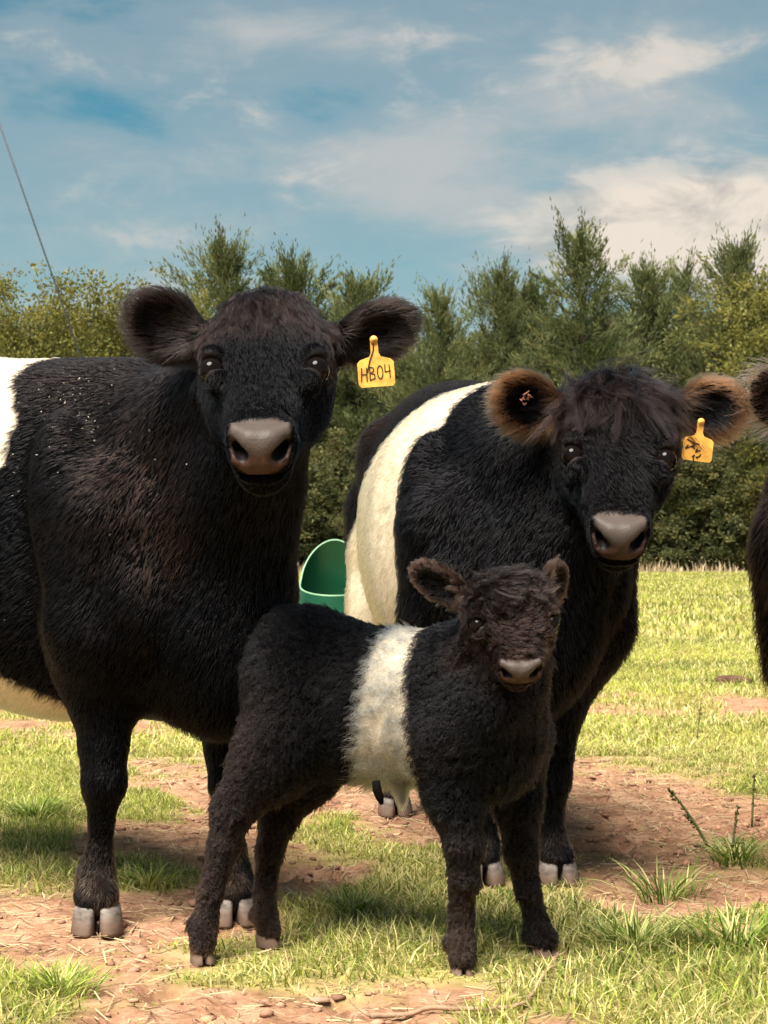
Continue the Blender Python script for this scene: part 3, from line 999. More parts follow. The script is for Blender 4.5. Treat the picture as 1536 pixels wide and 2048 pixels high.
class Beast:
    """frames, joints and the body surface of one animal"""
    def __init__(self, name, fwd, shoulder, hips, torso, legs, poll, hx, hz, hs, ears, neck, height=1.0, head_fix=None, calf=False, fine=0.0075, coarse=0.015, tail=None, muzzle=1.0):
        self.name, self.calf = name, calf
        self.lift = max(t[1] for t in torso if t[0] < .5) - 1.30 if not calf else 0
        f = unit(np.array([fwd[0], fwd[1], 0.0]))
        self.f, self.l, self.u = f, np.array([-f[1], f[0], 0.0]), np.array([0, 0, 1.0])
        self.B = np.stack([self.f, self.l, self.u])
        self.o = np.asarray(hips, float)            # body origin: rump end on the ground
        hx = unit(hx)
        hz = np.asarray(hz, float)
        hz = unit(hz - hx * (hz @ hx))
        hy = np.cross(hz, hx)
        self.H = np.stack([hx, hy, hz])
        self.hs = np.asarray(hs, float)             # head scale along the three axes
        self.ho = np.asarray(poll, float)
        for g in legs:                               # the pastern ends on top of the hoof
            (a, ra) = g[-1]
            a[2] = (.046 if not calf else .024) + ra * .55
        self.legs, self.ears = legs, ears
        pts = [self.ho + self.H.T @ (np.array(q) * self.hs) for q in ((0, -.2, .08), (0, .2, .08), (.5, -.1, -.25), (.5, .1, .03))] + [e['tip'] for e in ears] + [e['base'] for e in ears]
        hlo, hhi = np.min(pts, 0) - 0.03, np.max(pts, 0) + 0.03
        cor = [self.w(x, y, z) for x in (torso[0][0] - .1, torso[-1][0] + .1) for y in (-.42, .42) for z in (0, 1)]
        allp = np.concatenate([np.array(cor), [hlo, hhi]] + [np.array([j[0] for j in g]) for g in legs])
        lo, hi = allp.min(0) - 0.12, allp.max(0) + 0.12
        lo[2], hi[2] = -0.02, max(hhi[2], max(t[1] for t in torso)) + 0.1
        F = Field(*[axis_steps(lo[i], hi[i], (hlo[i], hhi[i]), coarse, fine) for i in range(3)])
        # trunk
        F.loft(self.o, self.B, torso, k=0.06, n=2.25)
        for a, b, ra, rb, k in neck:
            F.cone(a, b, ra, rb, k)
        for g in legs:
            for (a, ra), (b, rb) in zip(g[:-1], g[1:]):
                F.cone(a, b, ra, rb, min(.06, .6 * max(ra, rb)))
        if not calf:
            for sg in (-1, 1):
                tilt = unit(np.array([-.30, 0, 1.0]))
                A = np.stack([unit(np.cross([0, 1.0, 0], tilt)), [0, 1.0, 0], tilt]) @ self.B
                F.ell(self.w(1.18, sg * .208, .90), A, (.120, .100, .28), 0.024)      # shoulder blade
                F.ell(self.w(1.34, sg * .162, .79), A, (.105, .105, .17), 0.02)        # point of shoulder
                F.ell(self.w(1.16, sg * .198, .66), A, (.100, .074, .18), 0.022)       # upper arm
                F.ell(self.w(.36, sg * .27, 1.14), self.B, (.10, .06, .10), 0.06)     # hook bone
                F.ell(self.w(.20, sg * .20, .86), A, (.17, .115, .26), 0.05)          # thigh
            F.ell(self.w(1.42, 0, .565), self.B, (.13, .105, .125), 0.05)                 # brisket
            F.cone(self.w(.10, 0, 1.22 + self.lift), self.w(1.1, 0, 1.22), .055, .05, .06)   # spine
        for g in legs:                                                                # dewclaws
            a, ra = np.asarray(g[-2][0]), g[-2][1]
            for sg in (-1, 1):
                F.ell(a - self.f * ra * .95 + self.l * sg * ra * .45, self.B, np.array([.5, .38, .5]) * ra, .010)
        if tail:
            F.chain(tail[0], tail[1], 0.03)
        # head
        hsx, hsy, hsz = self.hs
        st = [(x * hsx, t * hsz, b * hsz, w * hsy) for (x, t, b, w) in HEAD_ST]
        F.loft(self.ho, self.H, st, k=0.05 * hsy, n=2.7)
        S = float(self.hs.mean())
        for sg in (-1, 1):
            F.ell(self.h(.135, sg * .080, -.125), self.H, np.array([.11, .045, .085]) * S, 0.05 * S)      # cheek
            F.ell(self.h(.216, sg * .106, .002), self.H, np.array([.026, .024, .026]) * S, 0.022 * S)     # brow
            F.ell(self.h(.272, sg * .096, -.016), self.H, np.array([.024, .024, .028]) * S, 0.022 * S)     # lower lid
            F.ell(self.h(.422, sg * .038, -.050), self.H, np.array([.046, .029, .036]) * S * muzzle, 0.03 * S)   # lip
            F.cone(self.h(.440, sg * .054, -.004), self.h(.466, sg * .024, -.004), .0145 * S, .014 * S, 0.014 * S)   # nostril roof
            F.cone(self.h(.458, sg * .057, -.018), self.h(.480, sg * .043, -.048), .012 * S, .012 * S, 0.012 * S)   # nostril wing
        F.ell(self.h(.462, 0, -.030), self.H, np.array([.036, .036, .036]) * S, 0.03 * S)                 # nose pad
        F.ell(self.h(.420, 0, -.116), self.H, np.array([.062, .052, .044]) * S, 0.02 * S)                 # chin
        F.ell(self.h(.475, 0, -.074), self.H, np.array([.042, .062, .0050]) * S, 0.008 * S, carve=True)    # mouth
        for sg in (-1, 1):
            c0, c1 = self.h(.508, sg * .031, -.027), self.h(.440, sg * .045, -.030)
            F.cone(c0, c1, .0140 * S, .0110 * S, 0.005 * S, carve=True)
            F.cone(self.h(.488, sg * .045, -.012), self.h(.462, sg * .056, -.015), .0095 * S, .0090 * S, 0.006 * S, carve=True)                                   # nostril
            F.ell(self.eye(sg), self.H, np.array([.0225, .030, .031]) * S, 0.005 * S, carve=True)          # eye socket
        for e in ears:
            ex, n = unit(e['tip'] - e['base']), np.asarray(e['n'], float)
            n = unit(n - ex * (n @ ex))
            w = np.cross(n, ex)
            e['A'] = np.stack([ex, w, n])
            Le = np.linalg.norm(e['tip'] - e['base'])
            W, T = e['W'], 0.030 * S
            c = e['base'] + ex * Le * 0.56
            F.cone(e['root'], e['base'] + ex * Le * .28, e.get('rr', .042 * S), .036 * S, 0.03 * S)
            F.ell(c, e['A'], (Le * .48, W, T), 0.025 * S)
            F.ell(c + n * T * 1.25, e['A'], (Le * .40, W * .80, T * 1.15), 0.010 * S, carve=True)
            e['c'], e['L'] = c, Le
        V, Q = surface_nets(F)
        # keep the largest piece
        self.V, self.Q = V, Q
        self.Nn = vert_normals(V, Q)

    def w(self, x, y, z):
        return self.o + self.B.T @ np.array([x, y, z], float)

    def h(self, x, y, z):
        return self.ho + self.H.T @ (np.array([x, y, z], float) * self.hs)

    def eye(self, sg):
        return self.h(.245, sg * .115, -.006)

    def local(self, p):
        return (p - self.o) @ self.B.T

    def hlocal(self, p):
        return ((p - self.ho) @ self.H.T) / self.hs

    def ear_q(self, p):
        """0 inside .. 1 on the rim of the nearest ear; and which ear"""
        best = np.full(len(p), 9.0)
        who = np.zeros(len(p), int)
        for i, e in enumerate(self.ears):
            q = ((p - e['c']) @ e['A'].T) / np.array([e['L'] * .5, e['W'], 0.06])
            g = np.sqrt((q ** 2).sum(-1))
            m = g < best
            best[m], who[m] = g[m], i
        return best, who

    def leg_d(self, p):
        best = np.full(len(p), 9.0)
        for g in self.legs:
            for (a, ra), (b, rb) in zip(g[1:-1], g[2:]):
                a, b = np.asarray(a), np.asarray(b)
                ba = b - a
                t = np.clip(((p - a) @ ba) / (ba @ ba), 0, 1)
                best = np.minimum(best, np.linalg.norm(p - a - t[:, None] * ba, axis=1) - (ra + (rb - ra) * t))
        return best


def regions(bst, p):
    """weights of the coat regions at surface points"""
    q = bst.hlocal(p)
    g, who = bst.ear_q(p)
    ear = sstep(1.28, 1.02, g)
    head = sstep(-.07, -.02, q[:, 0]) * (np.abs(q[:, 1]) < .2) * sstep(-.30, -.20, q[:, 2]) * (q[:, 0] < .56) * sstep(.10, .06, q[:, 2])
    head = head * (1 - sstep(.26, .34, q[:, 0]) * sstep(-.175, -.20, q[:, 2])) * sstep(.55, .52, q[:, 0])
    back = sstep(-.13, -.19, q[:, 2]) * sstep(.25, .1, q[:, 0])     # nape and throat belong to the neck
    head = np.clip(head * (1 - back), 0, 1) * (1 - ear)
    loc = bst.local(p)
    low = sstep(0.62, 0.42, p[:, 2]) if not bst.calf else sstep(.36, .26, p[:, 2])
    leg = low * (bst.leg_d(p) < 0.035) * (1 - head) * (1 - ear)
    wob = .010 * (vnoise(p, 160, 2) - .5)
    pad = sstep(.412, .426, q[:, 0] - .30 * np.maximum(np.abs(q[:, 1]) - .045, 0) + wob) * sstep(.061, .053, np.abs(q[:, 1]) + .95 * np.maximum(-.040 - q[:, 2], 0) + wob) * sstep(-.070, -.061, q[:, 2] + wob) * head
    lips = sstep(.40, .44, q[:, 0]) * head
    ed = np.min([np.linalg.norm(p - bst.eye(s), axis=1) for s in (-1, 1)], axis=0) / bst.hs.mean()
    eye = sstep(.043, .033, ed)
    return dict(q=q, ear=ear, who=who, g=g, head=head, leg=leg, pad=pad, lips=lips, eye=eye, loc=loc)


def make_hair(name, bst, parent, mat, count, style, seed, pts=5):
    """strands rooted on the body surface; style() gives length, direction, lift, curl and colour per root"""
    r = np.random.default_rng(seed)
    V, Q, Nn = bst.V, bst.Q, bst.Nn
    T = np.concatenate([Q[:, [0, 1, 2]], Q[:, [0, 2, 3]]])
    a = np.linalg.norm(np.cross(V[T[:, 1]] - V[T[:, 0]], V[T[:, 2]] - V[T[:, 0]]), axis=1) * .5
    cen, nor = V[T].mean(1), unit(Nn[T].mean(1))
    view = unit(np.array([0, 0, CAMH]) - cen)
    w = a * style(cen, nor, True, r) * np.where((nor * view).sum(1) < -.25, .3, 1.0)
    pick = r.choice(len(T), count, p=w / w.sum())
    u, v = r.random(count), r.random(count)
    fl = u + v > 1
    u[fl], v[fl] = 1 - u[fl], 1 - v[fl]
    t = T[pick]
    root = V[t[:, 0]] * (1 - u - v)[:, None] + V[t[:, 1]] * u[:, None] + V[t[:, 2]] * v[:, None]
    nrm = unit(Nn[t[:, 0]] * (1 - u - v)[:, None] + Nn[t[:, 1]] * u[:, None] + Nn[t[:, 2]] * v[:, None])
    s = style(root, nrm, False, r)
    D = s['dir'] + s['jit'][:, None] * r.normal(size=(count, 3))
    D = unit(D - nrm * (D * nrm).sum(1, keepdims=True))
    ln = s['len'] * r.uniform(.6, 1.15, count)
    side = np.cross(nrm, D)
    ph = s['phase'] + r.normal(0, .5, count)
    out = np.zeros((count, pts, 3), np.float32)
    for i in range(pts):
        k = i / (pts - 1)
        lift = s['lift'] * (1 - .45 * k)
        q = root - nrm * .0005 + ln[:, None] * k * (D * np.sqrt(np.maximum(1 - np.clip(lift, 0, .98) ** 2, 0))[:, None] + nrm * lift[:, None])
        ang = ph + s['freq'] * k
        q = q + (s['curl'] * np.minimum(k * 2, 1))[:, None] * (side * np.sin(ang)[:, None] + nrm * (np.cos(ang) - np.cos(ph))[:, None] * .7 + D * (np.cos(ang * 1.0) - np.cos(ph))[:, None] * .6)
        q[:, 2] -= s['droop'] * k * k
        out[:, i] = q
    if s.get('clumps'):
        wv = np.stack([fbm(root, 1 / s['clumps'] * .45, 201 + q, 2) for q in range(3)], -1) * s['clumps'] * 1.6
        cell = np.floor((root + wv) / s['clumps']).astype(np.int64)
        key = (cell[:, 0] * 73856093) ^ (cell[:, 1] * 19349663) ^ (cell[:, 2] * 83492791)
        _, inv = np.unique(key, return_inverse=True)
        cnt = np.bincount(inv).astype(float)
        mid = [np.stack([np.bincount(inv, out[:, i, q]) / cnt for q in range(3)], -1) for i in range(pts)]
        sh = np.clip(np.random.default_rng(seed + 5).normal(1, .3, len(cnt)), .4, 1.6)
        kick = np.random.default_rng(seed + 6).normal(0, 1, (len(cnt), 3))
        for i in range(pts):
            k = (i / (pts - 1)) ** 1.3
            g = (s['clumpf'] * k)[:, None]
            tgt = mid[i][inv] + kick[inv] * (ln * .16 * k)[:, None] * s['kick']
            out[:, i] = out[:, i] * (1 - g) + tgt * g
    rad = np.repeat((s['rad'] * np.ones(count))[:, None], pts, 1) * np.linspace(1, .35, pts)[None]
    c = bpy.data.hair_curves.new(name)
    c.add_curves([pts] * count)
    c.attributes['position'].data.foreach_set('vector', out.ravel())
    ra = c.attributes.new('radius', 'FLOAT', 'POINT')
    ra.data.foreach_set('value', rad.astype(np.float32).ravel())
    ca = c.attributes.new('hcol', 'FLOAT_COLOR', 'CURVE')
    cc = np.ones((count, 4), np.float32)
    cc[:, :3] = s['col']
    ca.data.foreach_set('color', cc.ravel())
    c.materials.append(mat)
    o = bpy.data.objects.new(name, c)
    COL.objects.link(o)
    return adopt(o, parent)


def hair_material(name, ior=1.23):
    m = bpy.data.materials.new(name)
    m.use_nodes = True
    t = m.node_tree
    t.nodes.clear()
    a = N(t, 'ShaderNodeAttribute', attribute_name='hcol')
    h = N(t, 'ShaderNodeBsdfHairPrincipled')
    h.parametrization = 'COLOR'
    h.inputs['Roughness'].default_value = 0.32
    h.inputs['IOR'].default_value = ior
    h.inputs['Radial Roughness'].default_value = 0.5
    h.inputs['Coat'].default_value = 0.0
    h.inputs['Random Roughness'].default_value = 0.2
    L(t, a.outputs['Color'], h.inputs['Color'])
    o = N(t, 'ShaderNodeOutputMaterial')
    L(t, h.outputs[0], o.inputs['Surface'])
    return m


def skin_material():
    m, t, b = new_mat('cattle_skin')
    a = N(t, 'ShaderNodeAttribute', attribute_name='col')
    r = N(t, 'ShaderNodeAttribute', attribute_name='rough')
    L(t, a.outputs['Color'], b.inputs['Base Color'])
    L(t, r.outputs['Fac'], b.inputs['Roughness'])
    L(t, math_node(t, 'MULTIPLY', math_node(t, 'SUBTRACT', .80, r.outputs['Fac']), .55), b.inputs['Specular IOR Level'])
    c = N(t, 'ShaderNodeTexCoord')
    v = N(t, 'ShaderNodeTexVoronoi', in_Scale=230.0)
    L(t, c.outputs['Object'], v.inputs['Vector'])
    bp = N(t, 'ShaderNodeBump', in_Strength=0.30, in_Distance=0.0015)
    L(t, v.outputs['Distance'], bp.inputs['Height'])
    L(t, bp.outputs[0], b.inputs['Normal'])
    return m


HAIR = hair_material('coat_hair')
CURLY = hair_material('calf_hair', 1.21)
SKIN = skin_material()
EYE = plain('eye_dark', (0.005, 0.003, 0.0025), 0.03, 0.13)
HOOF, _t, _b = new_mat('hoof_horn')
_a = N(_t, 'ShaderNodeTexCoord')
_m = N(_t, 'ShaderNodeMapping')
_m.inputs['Scale'].default_value = (40, 40, 90)
_n = N(_t, 'ShaderNodeTexNoise', in_Scale=1.0, in_Detail=5.0)
L(_t, _a.outputs['Object'], _m.inputs[0])
L(_t, _m.outputs[0], _n.inputs['Vector'])
L(_t, ramp(_t, _n.outputs[0], [(0.28, (.065, .045, .034)), (0.5, (.14, .115, .10)), (0.72, (.24, .21, .185))]), _b.inputs['Base Color'])
_x = N(_t, 'ShaderNodeSeparateXYZ')
L(_t, _a.outputs['Object'], _x.inputs[0])
_h = math_node(_t, 'MULTIPLY_ADD', _n.outputs[0], .045, math_node(_t, 'MULTIPLY', _x.outputs[2], -1.0))
L(_t, mix_col(_t, ramp(_t, math_node(_t, 'ADD', _h, .5), [(.474, (0, 0, 0)), (.503, (.9, .9, .9))]), _b.inputs['Base Color'].links[0].from_socket, (.13, .078, .052)), _b.inputs['Base Color'])
_b.inputs['Roughness'].default_value = 0.75
_b.inputs['Specular IOR Level'].default_value = 0.2
_bp = N(_t, 'ShaderNodeBump', in_Strength=0.35, in_Distance=0.002)
L(_t, _n.outputs[0], _bp.inputs['Height'])
L(_t, _bp.outputs[0], _b.inputs['Normal'])

BLACK = np.array([.0022, .0025, .0033])
BROWN = np.array([.036, .019, .014])
RUST = np.array([.26, .105, .045])
CREAM = np.array([.80, .675, .50])


def mixc(a, b, t):
    return a + (b - a) * np.asarray(t)[:, None]


def hoof(parent, at, toe, s):
    """a cloven hoof: two claws side by side, toes towards the direction toe"""
    toe = unit(np.array([toe[0], toe[1], 0.0]))
    lat = np.array([-toe[1], toe[0], 0.0])
    mb = MB()
    shape = np.array([(-.046, .004), (-.050, .020), (-.042, .040), (-.018, .052), (.012, .053), (.038, .045), (.056, .030), (.064, .014), (.058, .006), (.030, .003), (.005, .003), (-.020, .003), (-.036, .003), (-.042, .0035)])
    for sg in (-1, 1):
        rings = []
        for z, k, back in ((0.0, .97, 0.0), (.006, 1.0, -.001), (.022, .97, -.006), (.040, .92, -.013), (.052, .87, -.018), (.060, .70, -.020)):
            x, y = shape[:, 0] * k + back, sg * (.0035 + (shape[:, 1] - .0035) * k + .006 * np.maximum(shape[:, 0], 0) / .06 * (1 - z / .06))
            rings.append(np.asarray(at) * [1, 1, 0] + s * (x[:, None] * toe + y[:, None] * lat) + np.array([0, 0, s * z]))
        if sg < 0:
            rings = [q[::-1] for q in rings]
        V = np.concatenate(rings + [[rings[-1].mean(0)], [rings[0].mean(0)]])
        n, m = 14, len(rings)
        F = [[r * n + j, r * n + (j + 1) % n, (r + 1) * n + (j + 1) % n, (r + 1) * n + j] for r in range(m - 1) for j in range(n)]
        T = [[(m - 1) * n + j, (m - 1) * n + (j + 1) % n, m * n] for j in range(n)] + [[(j + 1) % n, j, m * n + 1] for j in range(n)]
        mb.add(V, np.array(F), np.array(T))
    return mb.build('hoof', HOOF, parent)


def eyeball(parent, bst, sg):
    S = float(bst.hs.mean())
    c = bst.eye(sg) - bst.H.T @ np.array([0, sg * .0070, .0050]) * S
    th = np.linspace(0, np.pi, 14)
    ph = np.linspace(0, 2 * np.pi, 20, endpoint=False)
    V = np.array([[math.cos(a), math.sin(a) * math.cos(b), math.sin(a) * math.sin(b)] for a in th for b in ph])
    V = c + (V * np.array([.0265, .0255, .0275]) * S) @ bst.H
    F = [[i * 20 + j, i * 20 + (j + 1) % 20, (i + 1) * 20 + (j + 1) % 20, (i + 1) * 20 + j] for i in range(13) for j in range(20)]
    return mesh_np('eye', V, np.array(F), EYE, parent)


def finish(bst, label, cat, style, colour, count, seed, hoof_s, toes, group=None):
    """link the animal: body surface, coat, eyes, hooves"""
    feet = [g[-1][0] for g in bst.legs]
    base = np.mean(feet, 0) * [1, 1, 0]
    root = empty(bst.name, base)
    tag(root, label, cat, group)
    reg = regions(bst, bst.V)
    col, rough = colour(bst, bst.V, reg)
    mesh_np('body', bst.V, bst.Q, SKIN, root, cols=col, attrs={'rough': rough})
    for sg in (-1, 1):
        eyeball(root, bst, sg)
    for ft, to in zip(feet, toes):
        hoof(root, ft, to, hoof_s)
    make_hair('coat', bst, root, CURLY if bst.calf else HAIR, count, style, seed)
    return root


# ---- shared coat rules
def base_colour(bst, p, reg, belt, tint):
    """hair colour at surface points: black coat, the white belt, browner ear rims and lower legs"""
    n = fbm(p, 9, 3, 3)
    c = mixc(np.broadcast_to(BLACK, p.shape), BROWN, np.clip(tint(p, reg) + (n - .5) * .12, 0, 1))
    b = belt(reg['loc'], p) * (1 - reg['head']) * (1 - reg['leg']) * (1 - reg['ear'])
    return c, b


def skin_colour(belt, tint, stain):
    def fn(bst, p, reg):
        c, b = base_colour(bst, p, reg, belt, tint)
        c = mixc(c * (.45 - .25 * reg['ear'])[:, None], CREAM * .8, b)
        n = vnoise(p, 130, 5)
        q = reg['q']
        pad = np.array([.046, .0225, .0155]) * (.5 + 1.0 * n)[:, None]
        low = sstep(-.030, -.07, q[:, 2])
        pad = mixc(pad, np.array([.042, .0165, .0095]), low * .85)
        hi = sstep(-.030, -.004, q[:, 2])
        pad = mixc(pad, np.array([.072, .056, .048]), hi * .8)  # highlight along the pad's upper rim, painted into the skin colour
        c = mixc(c, pad, reg['pad'])
        nostril_shade = np.zeros(len(p))
        for sg in (-1, 1):
            a0, a1 = np.array([.508, sg * .031, -.027]), np.array([.440, sg * .045, -.030])
            ba = a1 - a0
            tt = np.clip(((q - a0) @ ba) / (ba @ ba), 0, 1)
            d = np.linalg.norm(q - a0 - tt[:, None] * ba, axis=1)
            nostril_shade = np.maximum(nostril_shade, sstep(.0165, .0130, d) * (q[:, 0] < .487))
        c = mixc(c, np.array([.008, .005, .005]), nostril_shade)  # shade inside the nostrils, darkened in the skin colour
        c = mixc(c, np.array([.018, .014, .014]), reg['eye'] * .8)
        dirt = reg['leg'] * sstep(.22, .06, p[:, 2]) * stain * .15
        c = mixc(c, np.array([.14, .085, .055]), dirt * (.3 + .7 * vnoise(p, 40, 8)))
        rough = .78 - .28 * reg['pad'] - .2 * reg['eye']
        return c, rough
    return fn


def coat_style(bst, belt, tint, P_):
    """P_: lengths and looks"""
    def fn(p, n, weights, r):
        reg = regions(bst, p)
        q, head, ear, leg, lips, pad = reg['q'], reg['head'], reg['ear'], reg['leg'], reg['lips'], reg['pad']
        poll = head * sstep(P_['poll_x'] + .07, P_['poll_x'] - .05, q[:, 0]) * sstep(-.16, -.04, q[:, 2])
        face = head * sstep(.10, .06, np.abs(q[:, 1])) * sstep(-.06, -.01, q[:, 2])
        rim = ear * sstep(.55, .95, reg['g'])
        bare = np.clip(pad * 1.3 + reg['eye'], 0, 1)
        if weights:
            w = 1 + 1.6 * head + 2.0 * poll + 2.2 * ear + 1.3 * leg
            return w * (1 - bare) + 1e-6
        m = len(p)
        sg = np.sign(q[:, 1])
        down = np.array([0, 0, -1.0])
        chest = sstep(P_['chest'][0], P_['chest'][1], reg['loc'][:, 0])
        D = -bst.f + down * (.55 + 1.1 * chest[:, None])
        D = D + (leg[:, None]) * (down * 3)
        hd = bst.H[0] + bst.H[1] * (sg * np.clip(np.abs(q[:, 1]) * 5, 0, .7))[:, None]
        hd = hd * np.where(lips > .5, -1.0, 1.0)[:, None]
        D = D * (1 - head)[:, None] + hd * (head * 1.2)[:, None]
        for i, e in enumerate(bst.ears):
            mk = ((reg['who'] == i) * ear)[:, None]
            rad = p - e['c']
            rad = rad - e['A'][2] * (rad @ e['A'][2])[:, None]
            D = D * (1 - mk) + (unit(rad) * (.2 + .55 * sstep(.6, 1.0, reg['g']))[:, None] + e['A'][0] * 1.0 + down * .35) * mk
        nz = fbm(p, P_['wave_s'], 21, 2) - .5
        nz2 = fbm(p, P_['wave_s'], 31, 2) - .5
        D = unit(D) + P_['wave'] * (nz[:, None] * bst.l + nz2[:, None] * bst.u) * (1 + 1.5 * head)[:, None]
        b = belt(reg['loc'], p + .012 * (vnoise(p, 70, 4)[:, None] - .5)) * (1 - head) * (1 - leg) * (1 - ear)
        # length
        ln = P_['len'] * np.ones(m) * (1 + P_.get('belt_len', 0) * b)
        under = sstep(-.3, -.9, n[:, 2])
        ln = ln * (1 + .5 * under * (1 - leg))
        ln = ln * (1 - leg * P_['leg_cut'])
        ln = ln * (1 - head) + head * P_['face']
        ln = ln + face * sstep(.40, .30, q[:, 0]) * P_['face_add'] + poll * P_['forelock']
        ln = ln * (1 - lips * .5)
        ln = np.where(reg['eye'] > .15, ln * .35, ln)
        ln = ln * (1 - ear) + ear * (P_['ear_in'] + rim * P_['ear_rim'])
        lift = P_['lift'] + .15 * r.random(m) + .35 * poll * P_.get('poll_lift', 1) + .18 * rim + P_.get('belt_lift', 0) * b
        lift = np.clip(lift + .10 * leg, .05, .92)
        curl = P_['curl'] * (1 - .6 * leg) * (1 - lips) * (1 - ear * .8) * (1 + 1.3 * poll + .8 * face)
        c, _ = base_colour(bst, p, reg, belt, tint)
        strand = r.random(m)
        c = c * (.75 + .5 * r.random(m))[:, None]
        c = mixc(c, BROWN * 1.4, np.clip((strand - .93) * 8, 0, 1) * P_.get('odd', .5) * (1 - rim))
        c = mixc(c, P_['rim_col'], np.clip(rim * P_['rim_mix'] * (.6 + .6 * r.random(m)), 0, 1))
        c = mixc(c, P_['poll_col'], np.clip(poll * P_['poll_mix'] * r.random(m) * 1.6, 0, 1))
        streak = .45 + 1.3 * vnoise(p, 75, 17)
        c = c * (1 + (streak - 1) * np.clip(poll + .5 * face, 0, 1))[:, None]
        wl = P_.get('cream', CREAM) * ((.62 + .48 * r.random(m)) * (.72 + .42 * vnoise(p, 55, 47)))[:, None]
        st = sstep(.52, .72, fbm(p, 13, 41, 4)) * P_['stain']
        wl = mixc(wl, np.array([.46, .28, .14]), st)
        c = mixc(c, wl, (b > .5).astype(float))
        dirt = leg * sstep(.24, .05, p[:, 2]) * P_.get('dirt', .5) * sstep(.35, .7, vnoise(p, 22, 8)) * r.random(m) * 1.3
        c = mixc(c, np.array([.20, .115, .07]), dirt)
        if 'patch' in P_:
            c = P_['patch'](p, c, r)
        phase = fbm(p, P_['clump'], 51, 1) * 40
        return dict(clumps=P_.get('clumps', 0), clumpf=np.clip(P_.get('clumpf', .5) * (1 + P_.get('poll_clump', .5) * poll) * (1 - .6 * lips), 0, .85), kick=(P_.get('kick', 1.0) * (1 + 1.2 * poll))[:, None], len=ln, dir=D, jit=P_['jit'] * np.ones(m), lift=lift, curl=curl, freq=P_['freq'], phase=phase,
                    droop=P_['droop'] * ln * (1 + 4 * poll * P_.get('poll_droop', 1)), col=np.clip(c, 0.002, .95), rad=P_['rad'] * (1 - .3 * lips) * (1 + P_.get('belt_rad', .2) * b))
    return fn


def belt_fn(front, rear):
    """front / rear: (height, place along the body) polylines of the belt's two edges"""
    fz, fx = np.array(front).T
    rz, rx = np.array(rear).T

    def fn(loc, p):
        wob = .035 * (fbm(p, 8, 61, 3) - .5)
        a = np.interp(loc[:, 2], fz, fx) + wob
        b = np.interp(loc[:, 2], rz, rx) - wob
        return sstep(-.004, .004, a - loc[:, 0]) * sstep(-.004, .004, loc[:, 0] - b)
    return fn


COW_TORSO = [(-.03, 1.06, .86, .03), (.00, 1.17, .74, .13), (.06, 1.25, .62, .215), (.16, 1.285, .56, .265), (.30, 1.30, .53, .295), (.46, 1.29, .49, .320), (.65, 1.27, .455, .350), (.85, 1.262, .44, .352),
             (1.00, 1.27, .45, .305), (1.11, 1.28, .465, .245), (1.24, 1.25, .465, .215), (1.36, 1.15, .455, .195), (1.45, 1.02, .465, .165), (1.52, .92, .51, .120), (1.565, .80, .60, .04)]


def pl(*pts):
    return [(np.asarray(a, float), r) for a, r in pts]


